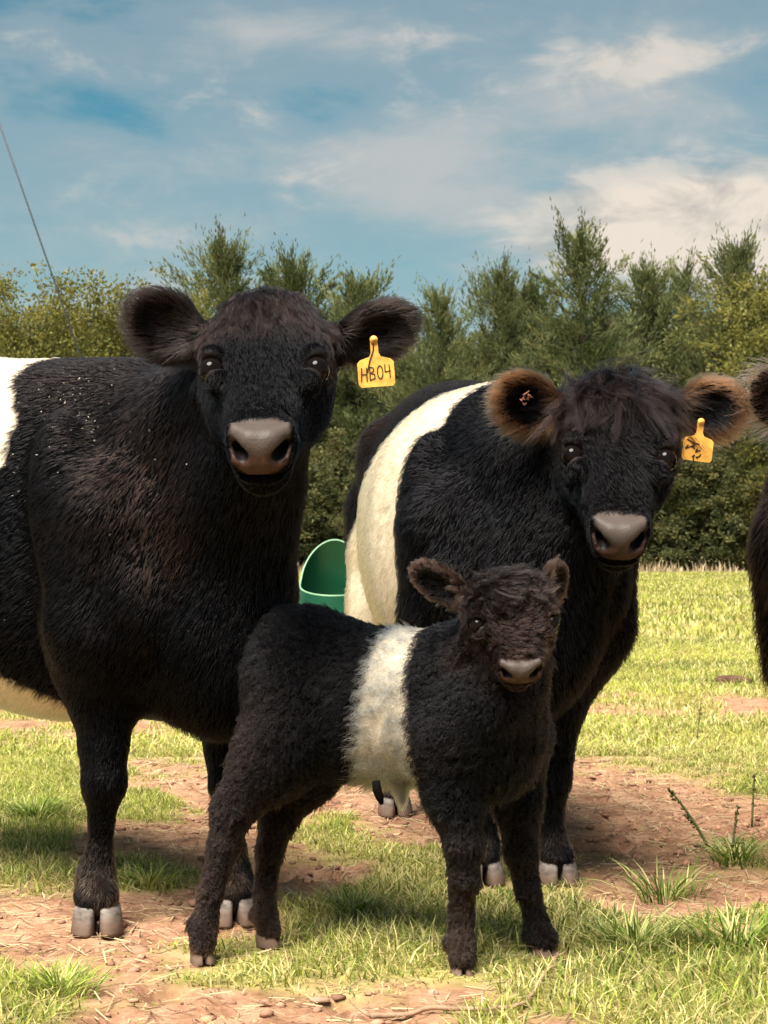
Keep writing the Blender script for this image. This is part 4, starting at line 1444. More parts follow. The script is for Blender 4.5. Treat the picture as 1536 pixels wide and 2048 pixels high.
# ---- the big cow on the left
def build_cow_a():
    f = np.array([.70, -.7141, 0.0])
    S = np.array([-.468, 4.15, 0.0])
    o = S - 1.28 * f
    Bt = np.stack([f, [.7141, .70, 0], [0, 0, 1]])
    w = lambda x, y, z: o + Bt.T @ np.array([x, y, z])
    legs = [
        pl((w(1.27, -.17, .92), .15), (w(1.24, -.185, .68), .125), (P(205, 1400, 4.08), .068), (P(207, 1490, 4.07), .050), (P(208, 1565, 4.06), .046), (P(203, 1640, 4.07), .028), (P(200, 1700, 4.08), .027), (P(192, 1752, 4.08), .041), (P(194, 1795, 4.05), .042), (P(195, 1815, 4.03), .042)),
        pl((w(1.27, .17, .92), .15), (w(1.24, .19, .68), .125), (P(462, 1420, 4.20), .068), (P(458, 1500, 4.20), .050), (P(460, 1570, 4.19), .045), (P(464, 1640, 4.19), .028), (P(466, 1700, 4.18), .027), (P(466, 1750, 4.18), .040), (P(466, 1795, 4.15), .041), (P(466, 1808, 4.13), .041)),
        pl((w(.22, -.16, .95), .20), (w(.30, -.20, .66), .14), (w(.10, -.19, .46), .055), (w(.04, -.19, .40), .045), (w(.08, -.19, .22), .030), (w(.09, -.19, .10), .038), (w(.12, -.19, .05), .040)),
        pl((w(.22, .16, .95), .20), (w(.30, .20, .66), .14), (w(.00, .19, .46), .055), (w(-.06, .19, .40), .045), (w(-.02, .19, .22), .030), (w(-.01, .19, .10), .038), (w(.02, .19, .05), .040)),
    ]
    poll = P(536, 592, 3.80)
    hx, hz = np.array([.018, -.766, -.643]), np.array([0, -.643, .766])
    ears = [
        dict(base=P(412, 704, 3.83), tip=P(272, 612, 3.80), root=P(455, 695, 3.83), n=(.18, -.95, -.05), W=.066),
        dict(base=P(664, 700, 3.83), tip=P(816, 634, 3.83), root=P(620, 695, 3.83), n=(-.10, -.90, -.40), W=.056),
    ]
    hb = lambda x, y, z: poll + np.stack([unit(hx), np.cross(unit(hz), unit(hx)), unit(hz)]).T @ np.array([x, y, z])
    neck = [(w(1.14, 0, 1.05), w(1.36, .0, 1.09), .20, .185, .05), (w(1.36, 0, 1.09), hb(.06, 0, -.14), .185, .130, .06), (w(1.33, 0, .84), hb(.16, 0, -.22), .20, .095, .05), (w(1.40, .0, .70), w(1.50, .0, 1.0), .14, .11, .10)]
    tail = ([w(.0, 0, 1.20), w(-.06, 0, 1.1), w(-.07, 0, .8), w(-.05, 0, .45)], [.05, .035, .025, .035])
    torso = [(x, t + .075 * float(np.interp(x, [0, .9, 1.25], [1, .8, 0])), b_, w_) for (x, t, b_, w_) in COW_TORSO]
    b = Beast('cow', f, S, o, torso, legs, poll, hx, hz, (1.07, .98, 1.0), ears, neck, tail=tail)
    belt = belt_fn([(0, 1.08), (.48, 1.06), (.56, .92), (.75, .80), (.95, .84), (1.05, 1.00), (1.15, .99), (1.25, .90), (1.36, .80)], [(0, .52), (1.35, .22)])

    def tint(p, reg):
        t = .03 + .20 * sstep(1.1, 1.35, p[:, 2]) * (1 - reg['head'])
        return t + reg['head'] * .10 * sstep(.16, .05, reg['q'][:, 0])

    def patch(p, c, r):
        for px, py, rx, ry, a in ((290, 960, 70, 120, .5), (320, 1110, 45, 60, .9), (200, 1000, 90, 200, .15)):
            x = HX + p[:, 0] / p[:, 1] * FPX
            y = HY - (p[:, 2] - CAMH) / p[:, 1] * FPX
            g = np.exp(-((x - px) / rx) ** 2 - ((y - py) / ry) ** 2) * a
            c = mixc(c, np.array([.10, .045, .028]), np.clip(g * r.random(len(p)) * 1.5, 0, 1))
        return c
    style = coat_style(b, belt, tint, dict(len=.024, wave=.40, wave_s=5, lift=.20, leg_cut=.45, face=.014, face_add=.018, forelock=.022, poll_x=.12, poll_lift=.6, ear_in=.026, ear_rim=.020, curl=.0016, freq=5.0,
                       rim_col=np.array([.014, .009, .007]), rim_mix=.7, poll_col=np.array([.026, .014, .012]), poll_mix=.6, clumps=.013, clumpf=.16, poll_clump=2.5, odd=.15, stain=.12, jit=.10, clump=26, droop=.10, rad=.00050, chest=(1.2, 1.4), patch=patch, dirt=1.3))
    root = finish(b, 'largest black cow with white belt, on the left, facing the camera', 'cow', style, skin_colour(belt, tint, .9), 190000, 1, 1.08,
                  [(.12, -1), (.25, -1), f[:2], f[:2]], 'adult belted cattle')
    return b, root


# ---- the cow behind the calf
def build_cow_b():
    f = unit(np.array([.112, -.99, 0.0]))
    l = np.array([-f[1], f[0], 0.0])
    S = np.array([.355, 4.66, 0.0])
    o = S - 1.28 * f
    Bt = np.stack([f, l, [0, 0, 1]])
    w = lambda x, y, z: o + Bt.T @ np.array([x, y, z])
    legs = [
        pl((w(1.25, -.17, .90), .15), (w(1.23, -.18, .66), .12), (P(975, 1470, 4.66), .066), (P(968, 1560, 4.64), .046), (P(966, 1640, 4.64), .029), (P(966, 1690, 4.64), .038), (P(966, 1735, 4.61), .040)),
        pl((w(1.25, .17, .90), .15), (w(1.23, .18, .66), .12), (P(1106, 1430, 4.64), .066), (P(1106, 1500, 4.63), .048), (P(1106, 1555, 4.62), .043), (P(1103, 1630, 4.63), .029), (P(1107, 1680, 4.63), .030), (P(1112, 1712, 4.62), .038), (P(1115, 1730, 4.60), .040)),
        pl((w(.22, -.16, .95), .20), (w(.32, -.20, .66), .15), (w(.10, -.19, .46), .055), (w(.04, -.19, .40), .045), (w(.08, -.19, .22), .030), (w(.09, -.19, .10), .038), (w(.12, -.19, .05), .040)),
        pl((w(.22, .16, .95), .20), (w(.32, .20, .66), .15), (w(.24, .19, .46), .055), (w(.18, .19, .40), .045), (w(.23, .19, .22), .030), (w(.24, .19, .10), .038), (w(.27, .19, .05), .040)),
    ]
    poll = P(1236, 757, 4.36)
    hx, hz = np.array([-.078, -.675, -.737]), np.array([-.02, -.737, .675])
    ears = [
        dict(base=P(1128, 838, 4.38), tip=P(1000, 786, 4.30), root=P(1165, 838, 4.40), n=(-.05, -.98, .05), W=.072),
        dict(base=P(1345, 830, 4.38), tip=P(1476, 806, 4.34), root=P(1305, 838, 4.40), n=(-.05, -.95, -.20), W=.072),
    ]
    hb = lambda x, y, z: poll + np.stack([unit(hx), np.cross(unit(hz), unit(hx)), unit(hz)]).T @ np.array([x, y, z])
    neck = [(w(1.14, .02, 1.05), w(1.36, .07, 1.06), .20, .185, .05), (w(1.36, .07, 1.06), hb(.08, 0, -.16), .185, .135, .06), (w(1.32, .04, .82), hb(.18, 0, -.22), .205, .095, .05), (w(1.40, .03, .66), w(1.45, .05, .9), .13, .11, .10)]
    tail = ([w(.0, 0, 1.22), w(-.06, 0, 1.1), w(-.07, -.02, .8), w(-.05, -.03, .45)], [.05, .035, .025, .035])
    torso = [(x, t + .075 * float(np.interp(x, [0, .35, .95, 1.2], [1, 1, .6, 0])), b_, w_ * (1.06 if x < .5 else 1.0)) for (x, t, b_, w_) in COW_TORSO]
    b = Beast('cow', f, S, o, torso, legs, poll, hx, hz, (1.08, 1.0, .98), ears, neck, tail=tail, fine=.008)
    belt = belt_fn([(0, 1.12), (.7, 1.11), (.9, 1.12), (1.05, 1.13), (1.2, 1.12), (1.4, 1.06)], [(0, .15), (.80, .18), (1.0, .42), (1.12, .64), (1.25, .80), (1.45, .88)])

    def tint(p, reg):
        t = .05 + .65 * sstep(1.05, 1.32, p[:, 2]) * sstep(.9, .3, reg['loc'][:, 0])
        return t + reg['head'] * .12 * sstep(.25, .05, reg['q'][:, 0])
    style = coat_style(b, belt, tint, dict(len=.029, wave=.55, wave_s=6, lift=.24, leg_cut=.4, face=.018, face_add=.022, forelock=.072, poll_x=.09, poll_lift=1.0, ear_in=.026, ear_rim=.024, curl=.0032, freq=4.5,
                       rim_col=RUST * .75, rim_mix=.95, poll_col=np.array([.020, .012, .011]), poll_mix=.7, clumps=.016, clumpf=.20, poll_clump=3.0, kick=1.6, odd=.2, cream=np.array([.80, .60, .37]), stain=.9, jit=.14, clump=22, droop=.12, rad=.00060, chest=(1.2, 1.4), dirt=.4, poll_droop=.7))
    root = finish(b, 'black cow with cream belt and rusty-rimmed ears standing behind the calf', 'cow', style, skin_colour(belt, tint, .4), 150000, 2, 1.04,
                  [(.1, -1), (.1, -1), f[:2], f[:2]], 'adult belted cattle')
    return b, root


# ---- the cow mostly out of frame on the right
def build_cow_c():
    f = np.array([-.34, -.94, 0.0])
    f = unit(f)
    l = np.array([-f[1], f[0], 0.0])
    S = np.array([1.262, 4.62, 0.0])
    o = S - 1.28 * f
    Bt = np.stack([f, l, [0, 0, 1]])
    w = lambda x, y, z: o + Bt.T @ np.array([x, y, z])
    mk = lambda s: pl((w(1.25, s * .15, .90), .15), (w(1.23, s * .15, .66), .12), (w(1.26, s * .12, .50), .066), (w(1.27, s * .12, .36), .046), (w(1.26, s * .12, .22), .030), (w(1.26, s * .12, .11), .040), (w(1.29, s * .12, .05), .040))
    hk = lambda s: pl((w(.22, s * .16, .95), .20), (w(.32, s * .20, .66), .15), (w(.14, s * .19, .46), .055), (w(.08, s * .19, .40), .045), (w(.13, s * .19, .22), .030), (w(.14, s * .19, .10), .038), (w(.17, s * .19, .05), .040))
    legs = [mk(-1), mk(1), hk(-1), hk(1)]
    poll = P(1730, 750, 4.36)
    hx, hz = np.array([0, -.5, -.87]), np.array([0, -.87, .5])
    ears = [
        dict(base=P(1622, 830, 4.38), tip=P(1506, 770, 4.34), root=P(1660, 838, 4.40), n=(.1, -.98, .05), W=.075),
        dict(base=P(1838, 830, 4.38), tip=P(1965, 790, 4.34), root=P(1800, 838, 4.40), n=(-.05, -.95, -.20), W=.072),
    ]
    hb = lambda x, y, z: poll + np.stack([unit(hx), np.cross(unit(hz), unit(hx)), unit(hz)]).T @ np.array([x, y, z])
    neck = [(w(1.14, 0, 1.05), w(1.36, .0, 1.06), .20, .185, .05), (w(1.36, 0, 1.06), hb(.08, 0, -.16), .185, .135, .06), (w(1.32, 0, .82), hb(.18, 0, -.22), .205, .095, .05), (w(1.24, -.17, .84), w(1.20, -.17, .56), .15, .13, .05)]
    b = Beast('cow', f, S, o, COW_TORSO, legs, poll, hx, hz, (.98, .98, .98), ears, neck, fine=.012, coarse=.02)
    belt = belt_fn([(0, .95), (1.35, .9)], [(0, .45), (1.35, .45)])

    def tint(p, reg):
        return .18 + .6 * sstep(.85, 1.1, p[:, 2]) * (1 - reg['head'])
    style = coat_style(b, belt, tint, dict(len=.040, wave=.5, wave_s=6, lift=.32, leg_cut=.3, face=.018, face_add=.022, forelock=.075, poll_x=.11, poll_lift=1.0, ear_in=.03, ear_rim=.045, curl=.0022, freq=4.5,
                       rim_col=np.array([.16, .085, .055]), rim_mix=1.0, poll_col=np.array([.12, .06, .045]), poll_mix=.8, stain=.4, jit=.18, clump=22, droop=.12, rad=.0007, chest=(1.2, 1.4), dirt=.4))
    root = finish(b, 'shaggy dark cow cut off by the right edge of the picture', 'cow', style, skin_colour(belt, tint, .4), 50000, 3, .98,
                  [f[:2]] * 4, 'adult belted cattle')
    return b, root


CALF_TORSO = [(-.012, .665, .50, .045), (.0, .712, .43, .080), (.025, .730, .40, .102), (.09, .732, .38, .116), (.18, .708, .355, .125), (.28, .686, .362, .128), (.38, .682, .365, .130), (.48, .690, .365, .126), (.55, .692, .350, .116),
              (.595, .670, .345, .100), (.63, .630, .365, .078), (.655, .58, .40, .05), (.668, .54, .45, .02)]


def build_calf():
    f = unit(np.array([.86, -.51, 0.0]))
    l = np.array([-f[1], f[0], 0.0])
    o = np.array([-.240, 3.965, 0.0])
    Bt = np.stack([f, l, [0, 0, 1]])
    w = lambda x, y, z: o + Bt.T @ np.array([x, y, z])
    legs = [
        pl((w(.57, -.075, .55), .075), (P(900, 1480, 3.66), .074), (P(908, 1590, 3.65), .052), (P(927, 1690, 3.63), .034), (P(928, 1760, 3.63), .027), (P(922, 1830, 3.64), .021), (P(922, 1885, 3.63), .025), (P(925, 1920, 3.61), .025)),
        pl((w(.545, .055, .53), .068), (P(1042, 1470, 3.76), .056), (P(1035, 1600, 3.78), .046), (P(1042, 1700, 3.78), .032), (P(1056, 1780, 3.79), .023), (P(1072, 1840, 3.80), .021), (P(1080, 1870, 3.80), .025), (P(1090, 1890, 3.78), .025)),
        pl((w(.08, -.06, .58), .098), (P(600, 1420, 3.86), .095), (P(548, 1510, 3.83), .078), (P(466, 1620, 3.79), .040), (P(448, 1690, 3.78), .030), (P(422, 1780, 3.76), .022), (P(408, 1850, 3.75), .025), (P(405, 1898, 3.73), .025)),
        pl((w(.10, .06, .58), .095), (P(640, 1440, 3.98), .090), (P(612, 1540, 3.96), .064), (P(556, 1640, 3.93), .036), (P(540, 1700, 3.92), .027), (P(530, 1780, 3.91), .021), (P(530, 1830, 3.90), .024), (P(538, 1860, 3.88), .024)),
    ]
    poll = P(1018, 1148, 3.56)
    hx, hz = np.array([.07, -.55, -.83]), np.array([.05, -.83, .55])
    ears = [
        dict(base=P(938, 1205, 3.585), tip=P(832, 1136, 3.60), root=P(965, 1212, 3.58), n=(-.15, -.75, -.40), W=.036, rr=.024),
        dict(base=P(1088, 1202, 3.60), tip=P(1124, 1134, 3.64), root=P(1068, 1210, 3.59), n=(.75, -.35, .1), W=.040, rr=.024),
    ]
    hs = (.455, .67, .58)
    hb = lambda x, y, z: poll + np.stack([unit(hx), np.cross(unit(hz), unit(hx)), unit(hz)]).T @ (np.array([x, y, z]) * np.array(hs))
    neck = [(w(.50, 0, .60), w(.565, -.015, .64), .100, .078, .06), (w(.565, -.015, .64), hb(.10, 0, -.14), .078, .066, .06), (w(.535, -.01, .50), hb(.22, 0, -.19), .100, .048, .06)]
    tail = ([w(.0, 0, .66), w(-.025, -.01, .60), w(-.03, -.01, .45), w(-.02, -.01, .33)], [.025, .018, .014, .018])
    b = Beast('calf', f, o, o, [(x * .955, t, bt + .008, w_) for (x, t, bt, w_) in CALF_TORSO], legs, poll, hx, hz, hs, ears, neck, calf=True, fine=.0045, coarse=.0095, tail=tail)
    belt = belt_fn([(0, .44), (.40, .435), (.52, .415), (.62, .405), (.75, .400)], [(0, .265), (.36, .265), (.42, .265), (.52, .30), (.60, .32), (.75, .315)])

    def tint(p, reg):
        return .05 + .30 * reg['head'] + .22 * reg['leg'] + .25 * sstep(.2, .02, reg['loc'][:, 0]) * sstep(.62, .5, p[:, 2]) + .25 * sstep(.60, .68, reg['loc'][:, 0])
    style = coat_style(b, belt, tint, dict(len=.022, belt_len=.7, wave=1.1, wave_s=16, lift=.35, leg_cut=.35, face=.012, face_add=.010, forelock=.012, poll_x=.13, poll_lift=.6, ear_in=.010, ear_rim=.010, curl=.0062, freq=9.5,
                       rim_col=np.array([.085, .048, .034]), rim_mix=.7, poll_col=np.array([.022, .017, .016]), poll_mix=.8, stain=.25, jit=.25, clumps=.011, clumpf=.55, kick=1.6, clump=34, droop=.10, rad=.00050, chest=(.55, .66), dirt=.3, odd=.9, belt_lift=.1))
    root = finish(b, 'small curly black calf with white belt standing in front of the cows', 'calf', style, skin_colour(belt, tint, .2), 120000, 4, .47,
                  [(.1, -1), (.5, -.8), (.3, -.9), (.9, -.4)])
    return b, root


COW_A, COW_A_ROOT = build_cow_a()
COW_B, COW_B_ROOT = build_cow_b()
COW_C, COW_C_ROOT = build_cow_c()
CALF, CALF_ROOT = build_calf()


# ------------------------------------------------------------------ ear tags
def surface_near(bst, p):
    i = int(np.argmin(((bst.V - p) ** 2).sum(1)))
    return bst.V[i], bst.Nn[i]


def build_tag(top, down, face, size, label, text, marks):
    """a yellow plastic flag tag hanging from top along down, printed side towards face"""
    down = unit(down)
    face = unit(np.asarray(face, float) - down * (np.asarray(face, float) @ down))
    right = np.cross(down, face) * -1
    fr = np.stack([right, -down, face])
    to = lambda x, y, z: top + fr.T @ (np.array([x, y, z]) * size)
    root = empty('ear_tag', top)
    tag(root, label, 'ear tag', 'yellow ear tags')
    yel = plain('tag_plastic', (.70, .35, .065), .5, .3, vary=.32, vscale=45)
    out = [(-.10, .02), (-.105, -.38), (-.16, -.48), (-.42, -.56), (-.50, -.64), (-.50, -1.22), (-.44, -1.30), (.44, -1.30), (.50, -1.22), (.50, -.64), (.42, -.56), (.16, -.48), (.105, -.38), (.10, .02), (.06, .07), (-.06, .07)]
    n = len(out)
    bend = lambda y: 0.0
    V = [to(x, y, bend(y) + .018) for x, y in out] + [to(x, y, bend(y) - .018) for x, y in out] + [to(0, -.75, bend(-.75) + .018), to(0, -.75, bend(-.75) - .018)]
    F = [[i, n + i, n + (i + 1) % n, (i + 1) % n] for i in range(n)]
    T = [[i, (i + 1) % n, 2 * n] for i in range(n)] + [[n + (i + 1) % n, n + i, 2 * n + 1] for i in range(n)]
    flag = mesh_np('flag', np.array(V), [np.array(F), np.array(T)], yel, root, False)
    th = np.linspace(0, 2 * np.pi, 12, endpoint=False)
    mb = MB()
    for r0, z0, z1 in ((.11, .018, .06), (.05, .06, .10)):
        ring = lambda z: [to(r0 * math.cos(a), -.02 + r0 * math.sin(a), z) for a in th]
        V = ring(z0) + ring(z1) + [to(0, -.02, z1)]
        mb.add(np.array(V), np.array([[i, (i + 1) % 12, 12 + (i + 1) % 12, 12 + i] for i in range(12)]), np.array([[12 + i, 12 + (i + 1) % 12, 24] for i in range(12)]))
    mb.build('stud', yel, root)
    ink = plain('tag_ink', (.035, .022, .012), .7, .2)
    mb = MB()
    for stroke, wd in marks:
        pts = np.array(stroke)
        for a, b in zip(pts[:-1], pts[1:]):
            d = unit(b - a)
            q = np.array([-d[1], d[0]]) * wd
            e = d * wd * .6
            V = [to(*(a - q - e), bend(a[1]) + .032), to(*(b - q + e), bend(b[1]) + .032), to(*(b + q + e), bend(b[1]) + .032), to(*(a + q - e), bend(a[1]) + .032)]
            mb.add(np.array(V), np.array([[0, 1, 2, 3]]))
    mb.build(text, ink, flag, False)
    return root


def glyphs():
    """the handwritten HB04, strokes in the tag's own units"""
    g = []
    ox, oy, h = -.42, -1.14, .36

    def add(pts, x):
        g.append(([(ox + x + px * .19, oy + py * h + (x * .10)) for px, py in pts], .016))
    add([(0, 0), (.15, 1)], 0)
    add([(.80, 0), (.85, 1)], 0)
    add([(.1, .5), (.8, .52)], 0)
    add([(.15, 0), (.2, 1), (.7, .92), (.75, .68), (.25, .54), (.85, .42), (.85, .12), (.15, 0)], .21)
    a = np.linspace(0, 2 * np.pi, 11)
    add([(.5 + .40 * math.cos(t), .5 + .5 * math.sin(t)) for t in a], .43)
    add([(.15, 1), (.1, .45), (.9, .5)], .64)
    add([(.75, .95), (.8, 0)], .64)
    g.append(([(-.02, -.05), (-.03, -.30), (-.16, -.62), (-.24, -.90)], .020))
    return g


tp = P(747, 678, 3.792)
build_tag(tp, np.array([.08, .0, -1.0]), (.10, -1, .06), .0775, 'larger yellow ear tag reading HB04 on the left cow', 'lettering', glyphs())
tp2 = P(1402, 842, 4.292)
rr = np.random.default_rng(3)
mk = [([tuple(q) for q in np.cumsum(rr.normal(0, .10, (4, 2)), 0) + np.array([rr.uniform(-.22, .22), rr.uniform(-1.15, -.78)])], .022) for _ in range(7)]
build_tag(tp2, np.array([-.12, 0, -1.0]), (.15, -1, .05), .074, 'smaller smudged yellow ear tag on the cow with rusty-rimmed ears', 'smudged_marks', mk)

# pale notch scar inside the other ear of that cow
if True:
    c, n = surface_near(COW_B, P(1048, 800, 4.33))
    mb = MB()
    r = np.random.default_rng(8)
    for k in range(7):
        o = c + r.normal(0, .0032, 3) * [1, 0, 1.4] + np.array([0, -.012, 0])
        V, F, T = tube(np.array([o, o + r.normal(0, .005, 3) + [0, -.002, 0], o + r.normal(0, .007, 3)]), [.0015, .0028, .0012], 5)
        mb.add(V, F, T)
    mb.build('ear_scar', plain('scar_skin', (.36, .15, .10), .6, .3), COW_B_ROOT)

# ------------------------------------------------------------------ hay chaff on the left cow's back
r = np.random.default_rng(21)
up = COW_A.V
pxv = HX + up[:, 0] / up[:, 1] * FPX
pyv = HY - (up[:, 2] - CAMH) / up[:, 1] * FPX
front = (COW_A.Nn * unit(np.array([0, 0, CAMH]) - up)).sum(1) > .05
mb = MB()
spots = [(r.normal(165, 45), r.normal(800, 45)) for _ in range(70)] + [(r.uniform(0, 330), r.uniform(770, 960)) for _ in range(26)] + [(r.uniform(0, 120), r.uniform(880, 1010)) for _ in range(16)] + [(r.uniform(0, 420), r.uniform(780, 1300)) for _ in range(14)]
for sx, sy in spots:
    d2 = np.where(front, (pxv - sx) ** 2 + (pyv - sy) ** 2, 1e9)
    i = int(np.argmin(d2))
    if d2[i] > 120:
        continue
    c = up[i] + COW_A.Nn[i] * r.uniform(.006, .012) + r.normal(0, .004, 3)
    u = unit(r.normal(size=3))
    v = unit(np.cross(u, COW_A.Nn[i] + r.normal(0, .4, 3)))
    a, b = r.uniform(.0010, .0036), r.uniform(.0006, .0014)
    mb.add(np.array([c - v * a - u * b * .3, c + u * b, c + v * a, c - u * b]), np.array([[0, 1, 2, 3]]), col=np.array([.58, .50, .40]) * r.uniform(.4, 1.1))
o = mb.build('hay_chaff', attr_mat('chaff', .8, .1), COW_A_ROOT, False)
o['kind'] = 'stuff'

# ------------------------------------------------------------------ the calf's navel: dried cord and white tuft
mb = MB()
a = P(752, 1562, 3.70)
mb.tube(np.array([a, a + [.002, 0, -.018], a + [.008, 0, -.034], a + [.012, .002, -.048]]), [.009, .010, .009, .004], 8)
mb.build('navel_cord', plain('dried_cord', (.004, .003, .003), .9, .05), CALF_ROOT)
r = np.random.default_rng(31)
n = 1500
root = P(795, 1545, 3.74) + r.normal(0, 1, (n, 3)) * [.013, .010, .008]
pts = 5
out = np.zeros((n, pts, 3), np.float32)
ln = r.uniform(.03, .07, n)
for i in range(pts):
    k = i / (pts - 1)
    q = root + np.array([.12, 0, -1.0]) * (ln * k)[:, None]
    q[:, :2] = q[:, :2] * (1 - .8 * k) + (P(804, 1600, 3.74)[:2]) * .8 * k
    out[:, i] = q + r.normal(0, .0022, (n, 3)) * k
hc = bpy.data.hair_curves.new('navel_tuft')
hc.add_curves([pts] * n)
hc.attributes['position'].data.foreach_set('vector', out.ravel())
ra = hc.attributes.new('radius', 'FLOAT', 'POINT')
ra.data.foreach_set('value', np.tile(np.linspace(.0006, .0002, pts), n).astype(np.float32))
ca = hc.attributes.new('hcol', 'FLOAT_COLOR', 'CURVE')
cc = np.ones((n, 4), np.float32)
cc[:, :3] = CREAM * r.uniform(.8, 1.1, (n, 1))
ca.data.foreach_set('color', cc.ravel())
hc.materials.append(CURLY)
o = bpy.data.objects.new('navel_tuft', hc)
COL.objects.link(o)
adopt(o, CALF_ROOT)

# ------------------------------------------------------------------ small things on the ground
WOOD = plain('weathered_wood', (.30, .185, .115), .85, .15, bump=(90, .5, .003), vary=.35, vscale=40)


def stick(name, pix, rad, label, cat, lift=.006, twig=None, mat=WOOD):
    pts = np.array([ground_px(x, y) for x, y in pix])
    pts[:, 2] = ground_z(pts[:, 0], pts[:, 1]) + lift
    k = np.linspace(0, len(pts) - 1, len(pts) * 4)
    fine = np.stack([smooth_interp(k, np.arange(len(pts)), pts[:, q]) for q in range(3)], -1)
    fine += np.random.default_rng(len(pix)).normal(0, .0012, fine.shape)
    root = empty(name, pts[0])
    tag(root, label, cat)
    mb = MB()
    mb.tube(fine, np.linspace(rad, rad * .55, len(fine)), 7)
    stem = mb.build('stem', mat, root)
    for a, d, l in (twig or []):
        p = fine[int(a * (len(fine) - 1))]
        V, F, T = tube(np.array([p, p + np.array(d) * l * .5, p + np.array(d) * l + [0, 0, .004]]), [rad * .6, rad * .45, rad * .2], 6)
        mesh_np('side_twig', V, [F, T], mat, stem)


stick('fallen_stick', [(742, 2036), (800, 2029), (880, 2030), (960, 2031), (1030, 2026), (1060, 2008), (1085, 1972), (1108, 1938), (1116, 1920)], .0055, 'long thin crooked brown stick lying at the bottom edge', 'stick', .012, [(.30, (-.6, .5, .1), .05), (.97, (.8, .6, .2), .025), (.02, (-.7, .8, .2), .05)])


def chunk(name, px, py, size, label, cat, mat, squash=.5, seed=0, n=1, long=1.0):
    """an irregular lump: a stone or a piece of rotten wood"""
    r = np.random.default_rng(seed)
    c = ground_px(px, py)
    c[2] = float(ground_z(c[:1], c[1:2])[0])
    th = np.linspace(0, np.pi, 9)
    ph = np.linspace(0, 2 * np.pi, 14, endpoint=False)
    D = np.array([[math.sin(a) * math.cos(b), math.sin(a) * math.sin(b), math.cos(a)] for a in th for b in ph])
    rad = 1 + .55 * (fbm(D, 1.6, seed, 3) - .5)
    V = D * rad[:, None] * size * np.array([long, 1, squash]) + c + [0, 0, size * squash * .35]
    F = [[i * 14 + j, i * 14 + (j + 1) % 14, (i + 1) * 14 + (j + 1) % 14, (i + 1) * 14 + j] for i in range(8) for j in range(14)]
    tag(mesh_np(name, V, np.array(F), mat), label, cat)


STONE = plain('pale_stone', (.33, .21, .14), .9, .15, bump=(70, .6, .004), vary=.25, vscale=30)
chunk('stone', 866, 1984, .012, 'small pale stone on soil, below the calf\'s front hoof', 'stone', STONE, .6, 3)
chunk('stone', 640, 1996, .014, 'flat pale stone lying in soil near the bottom edge', 'stone', STONE, .4, 4, long=1.5)
chunk('stone', 1022, 1976, .010, 'tiny pinkish pebble beside the fallen stick', 'stone', STONE, .7, 5)
chunk('rotten_wood', 1466, 1366, .085, 'brown chunk of rotten wood lying in the grass at right', 'wood', plain('rotten_wood', (.10, .055, .034), .9, .1, bump=(25, .8, .02), vary=.5, vscale=14), .5, 6, long=1.5)

WEED = attr_mat('weed_leaf', .5, .3, .30)


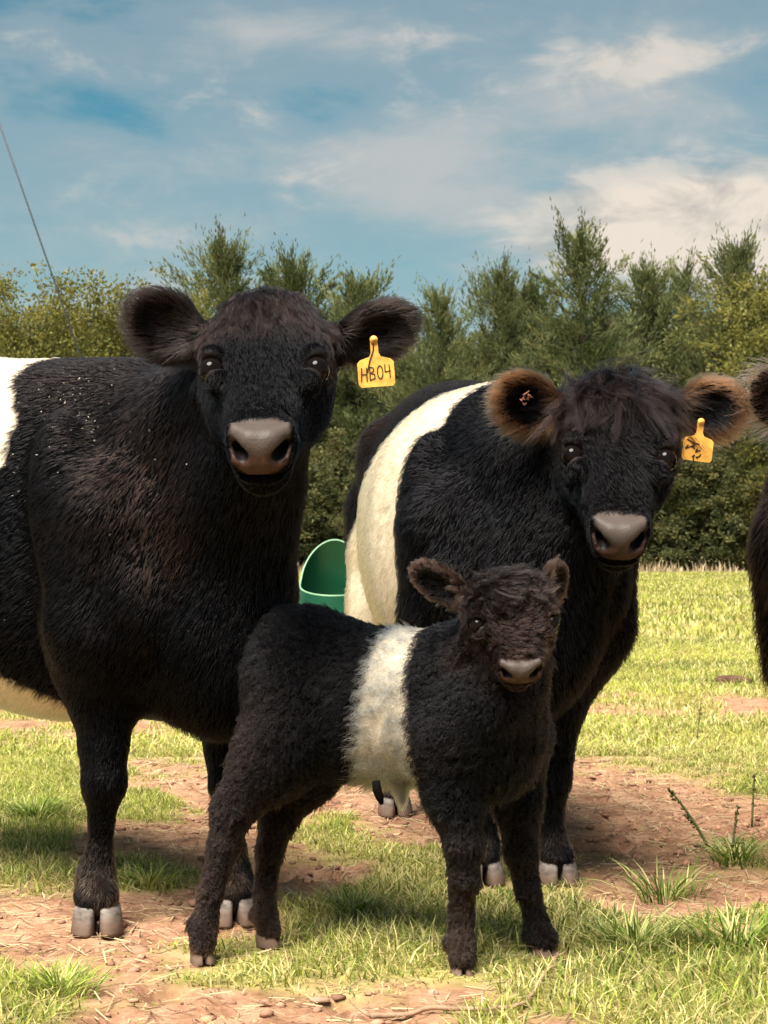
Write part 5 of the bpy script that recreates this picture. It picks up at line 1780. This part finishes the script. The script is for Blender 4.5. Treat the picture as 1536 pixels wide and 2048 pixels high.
def weed(px, py, stems, label, seed, leafy=True):
    """a coarse pasture weed: stalks with seed knots and strap leaves at the base"""
    r = np.random.default_rng(seed)
    c = ground_px(px, py)
    c[2] = float(ground_z(c[:1], c[1:2])[0])
    root = empty('weed', c)
    tag(root, label, 'weed', 'weeds in the worn soil')
    for (tx, ty, th) in stems:
        tip = P(tx, ty, c[1])
        a = c + r.normal(0, .01, 3) * [1, 1, 0]
        k = np.linspace(0, 1, 7)[:, None]
        pts = a + (tip - a) * k + np.array([0, 0, 1]) * (np.sin(k * np.pi) * .012)
        mb = MB()
        mb.tube(pts, np.linspace(.0035, .0016, 7) * th, 6, col=(.20, .21, .07))
        for i in range(26):                                     # seed knots along the upper stalk
            p = a + (tip - a) * r.uniform(.35, 1.0) + r.normal(0, .0022, 3)
            d = unit((tip - a) / np.linalg.norm(tip - a) + r.normal(0, .5, 3))
            mb.tube(np.array([p, p + d * .006, p + d * .011]), np.array([.0012, .0026, .0005]) * th, 5, col=np.array([.16, .155, .05]) * r.uniform(.7, 1.3))
        mb.build('stalk', WEED, root)
    if leafy:
        for i in range(16):
            az, ln = r.uniform(0, 2 * np.pi), r.uniform(.05, .15)
            d = np.array([math.cos(az), math.sin(az), 0])
            w = np.array([-d[1], d[0], 0]) * r.uniform(.003, .006)
            V, F = [], []
            for j in range(6):
                k = j / 5
                q = c + d * ln * k + np.array([0, 0, ln * (.75 * k - .72 * k * k) + .004])
                s = (1 - k) ** .6
                V += [q - w * s, q + [0, 0, -.0015], q + w * s]
            for j in range(5):
                F += [[3 * j, 3 * j + 1, 3 * j + 4, 3 * j + 3], [3 * j + 1, 3 * j + 2, 3 * j + 5, 3 * j + 4]]
            col = np.array([.17, .20, .05]) * r.uniform(.7, 1.5) if r.random() > .3 else np.array([.42, .38, .20])
            mesh_np('leaf', np.array(V), np.array(F), WEED, root, True, np.broadcast_to(col, (len(V), 3)))


weed(1432, 1698, [(1338, 1578, 1.5)], 'weed with one thick stalk leaning left over red soil, right of the hooves', 41)
weed(1462, 1690, [(1476, 1612, 1.0)], 'short upright weed just right of the leaning stalk', 42)
weed(1503, 1655, [(1509, 1545, 1.2)], 'tall thin upright weed nearest the right edge', 43, False)
weed(1388, 1480, [(1402, 1400, 1.0)], 'spindly weed standing alone in the bright field at right', 44, False)


def tuft(px, py, n, size, label, seed):
    r = np.random.default_rng(seed)
    c = ground_px(px, py)
    x, y = c[0] + r.normal(0, size * .35, n), c[1] + r.normal(0, size * .30, n)
    az = np.arctan2(y - c[1], x - c[0]) + r.normal(0, .5, n)
    o = blades('grass_tuft', x, y, r.uniform(.5, 1.2, n) * size, r.uniform(.003, .0055, n), r.uniform(.5, 1.3, n), grass_col(x, y, r) * [.9, 1.05, .9], GRASS, az, seg=3, r=r)
    tag(o, label, 'grass tuft', 'grass tufts')


tuft(296, 1768, 150, .075, 'dark green grass tuft on red soil beside the left cow\'s hoof', 51)
tuft(70, 1636, 260, .10, 'lush green grass tuft at the far left edge', 52)
tuft(1330, 1790, 120, .12, 'long-bladed grass tuft right of the standing cow\'s hoof', 53)
tuft(1270, 1900, 170, .11, 'loose grass tuft right of the calf\'s front hoof', 54)
tuft(1480, 1900, 200, .12, 'tall grass tuft in the lower right corner', 55)
tuft(700, 1830, 140, .08, 'sunlit grass tuft under the calf\'s belly', 56)
tuft(1470, 1722, 160, .10, 'trampled grass tuft around the foot of the leaning weed', 57)
tuft(120, 1990, 140, .08, 'sparse grass tuft in the lower left corner', 58)
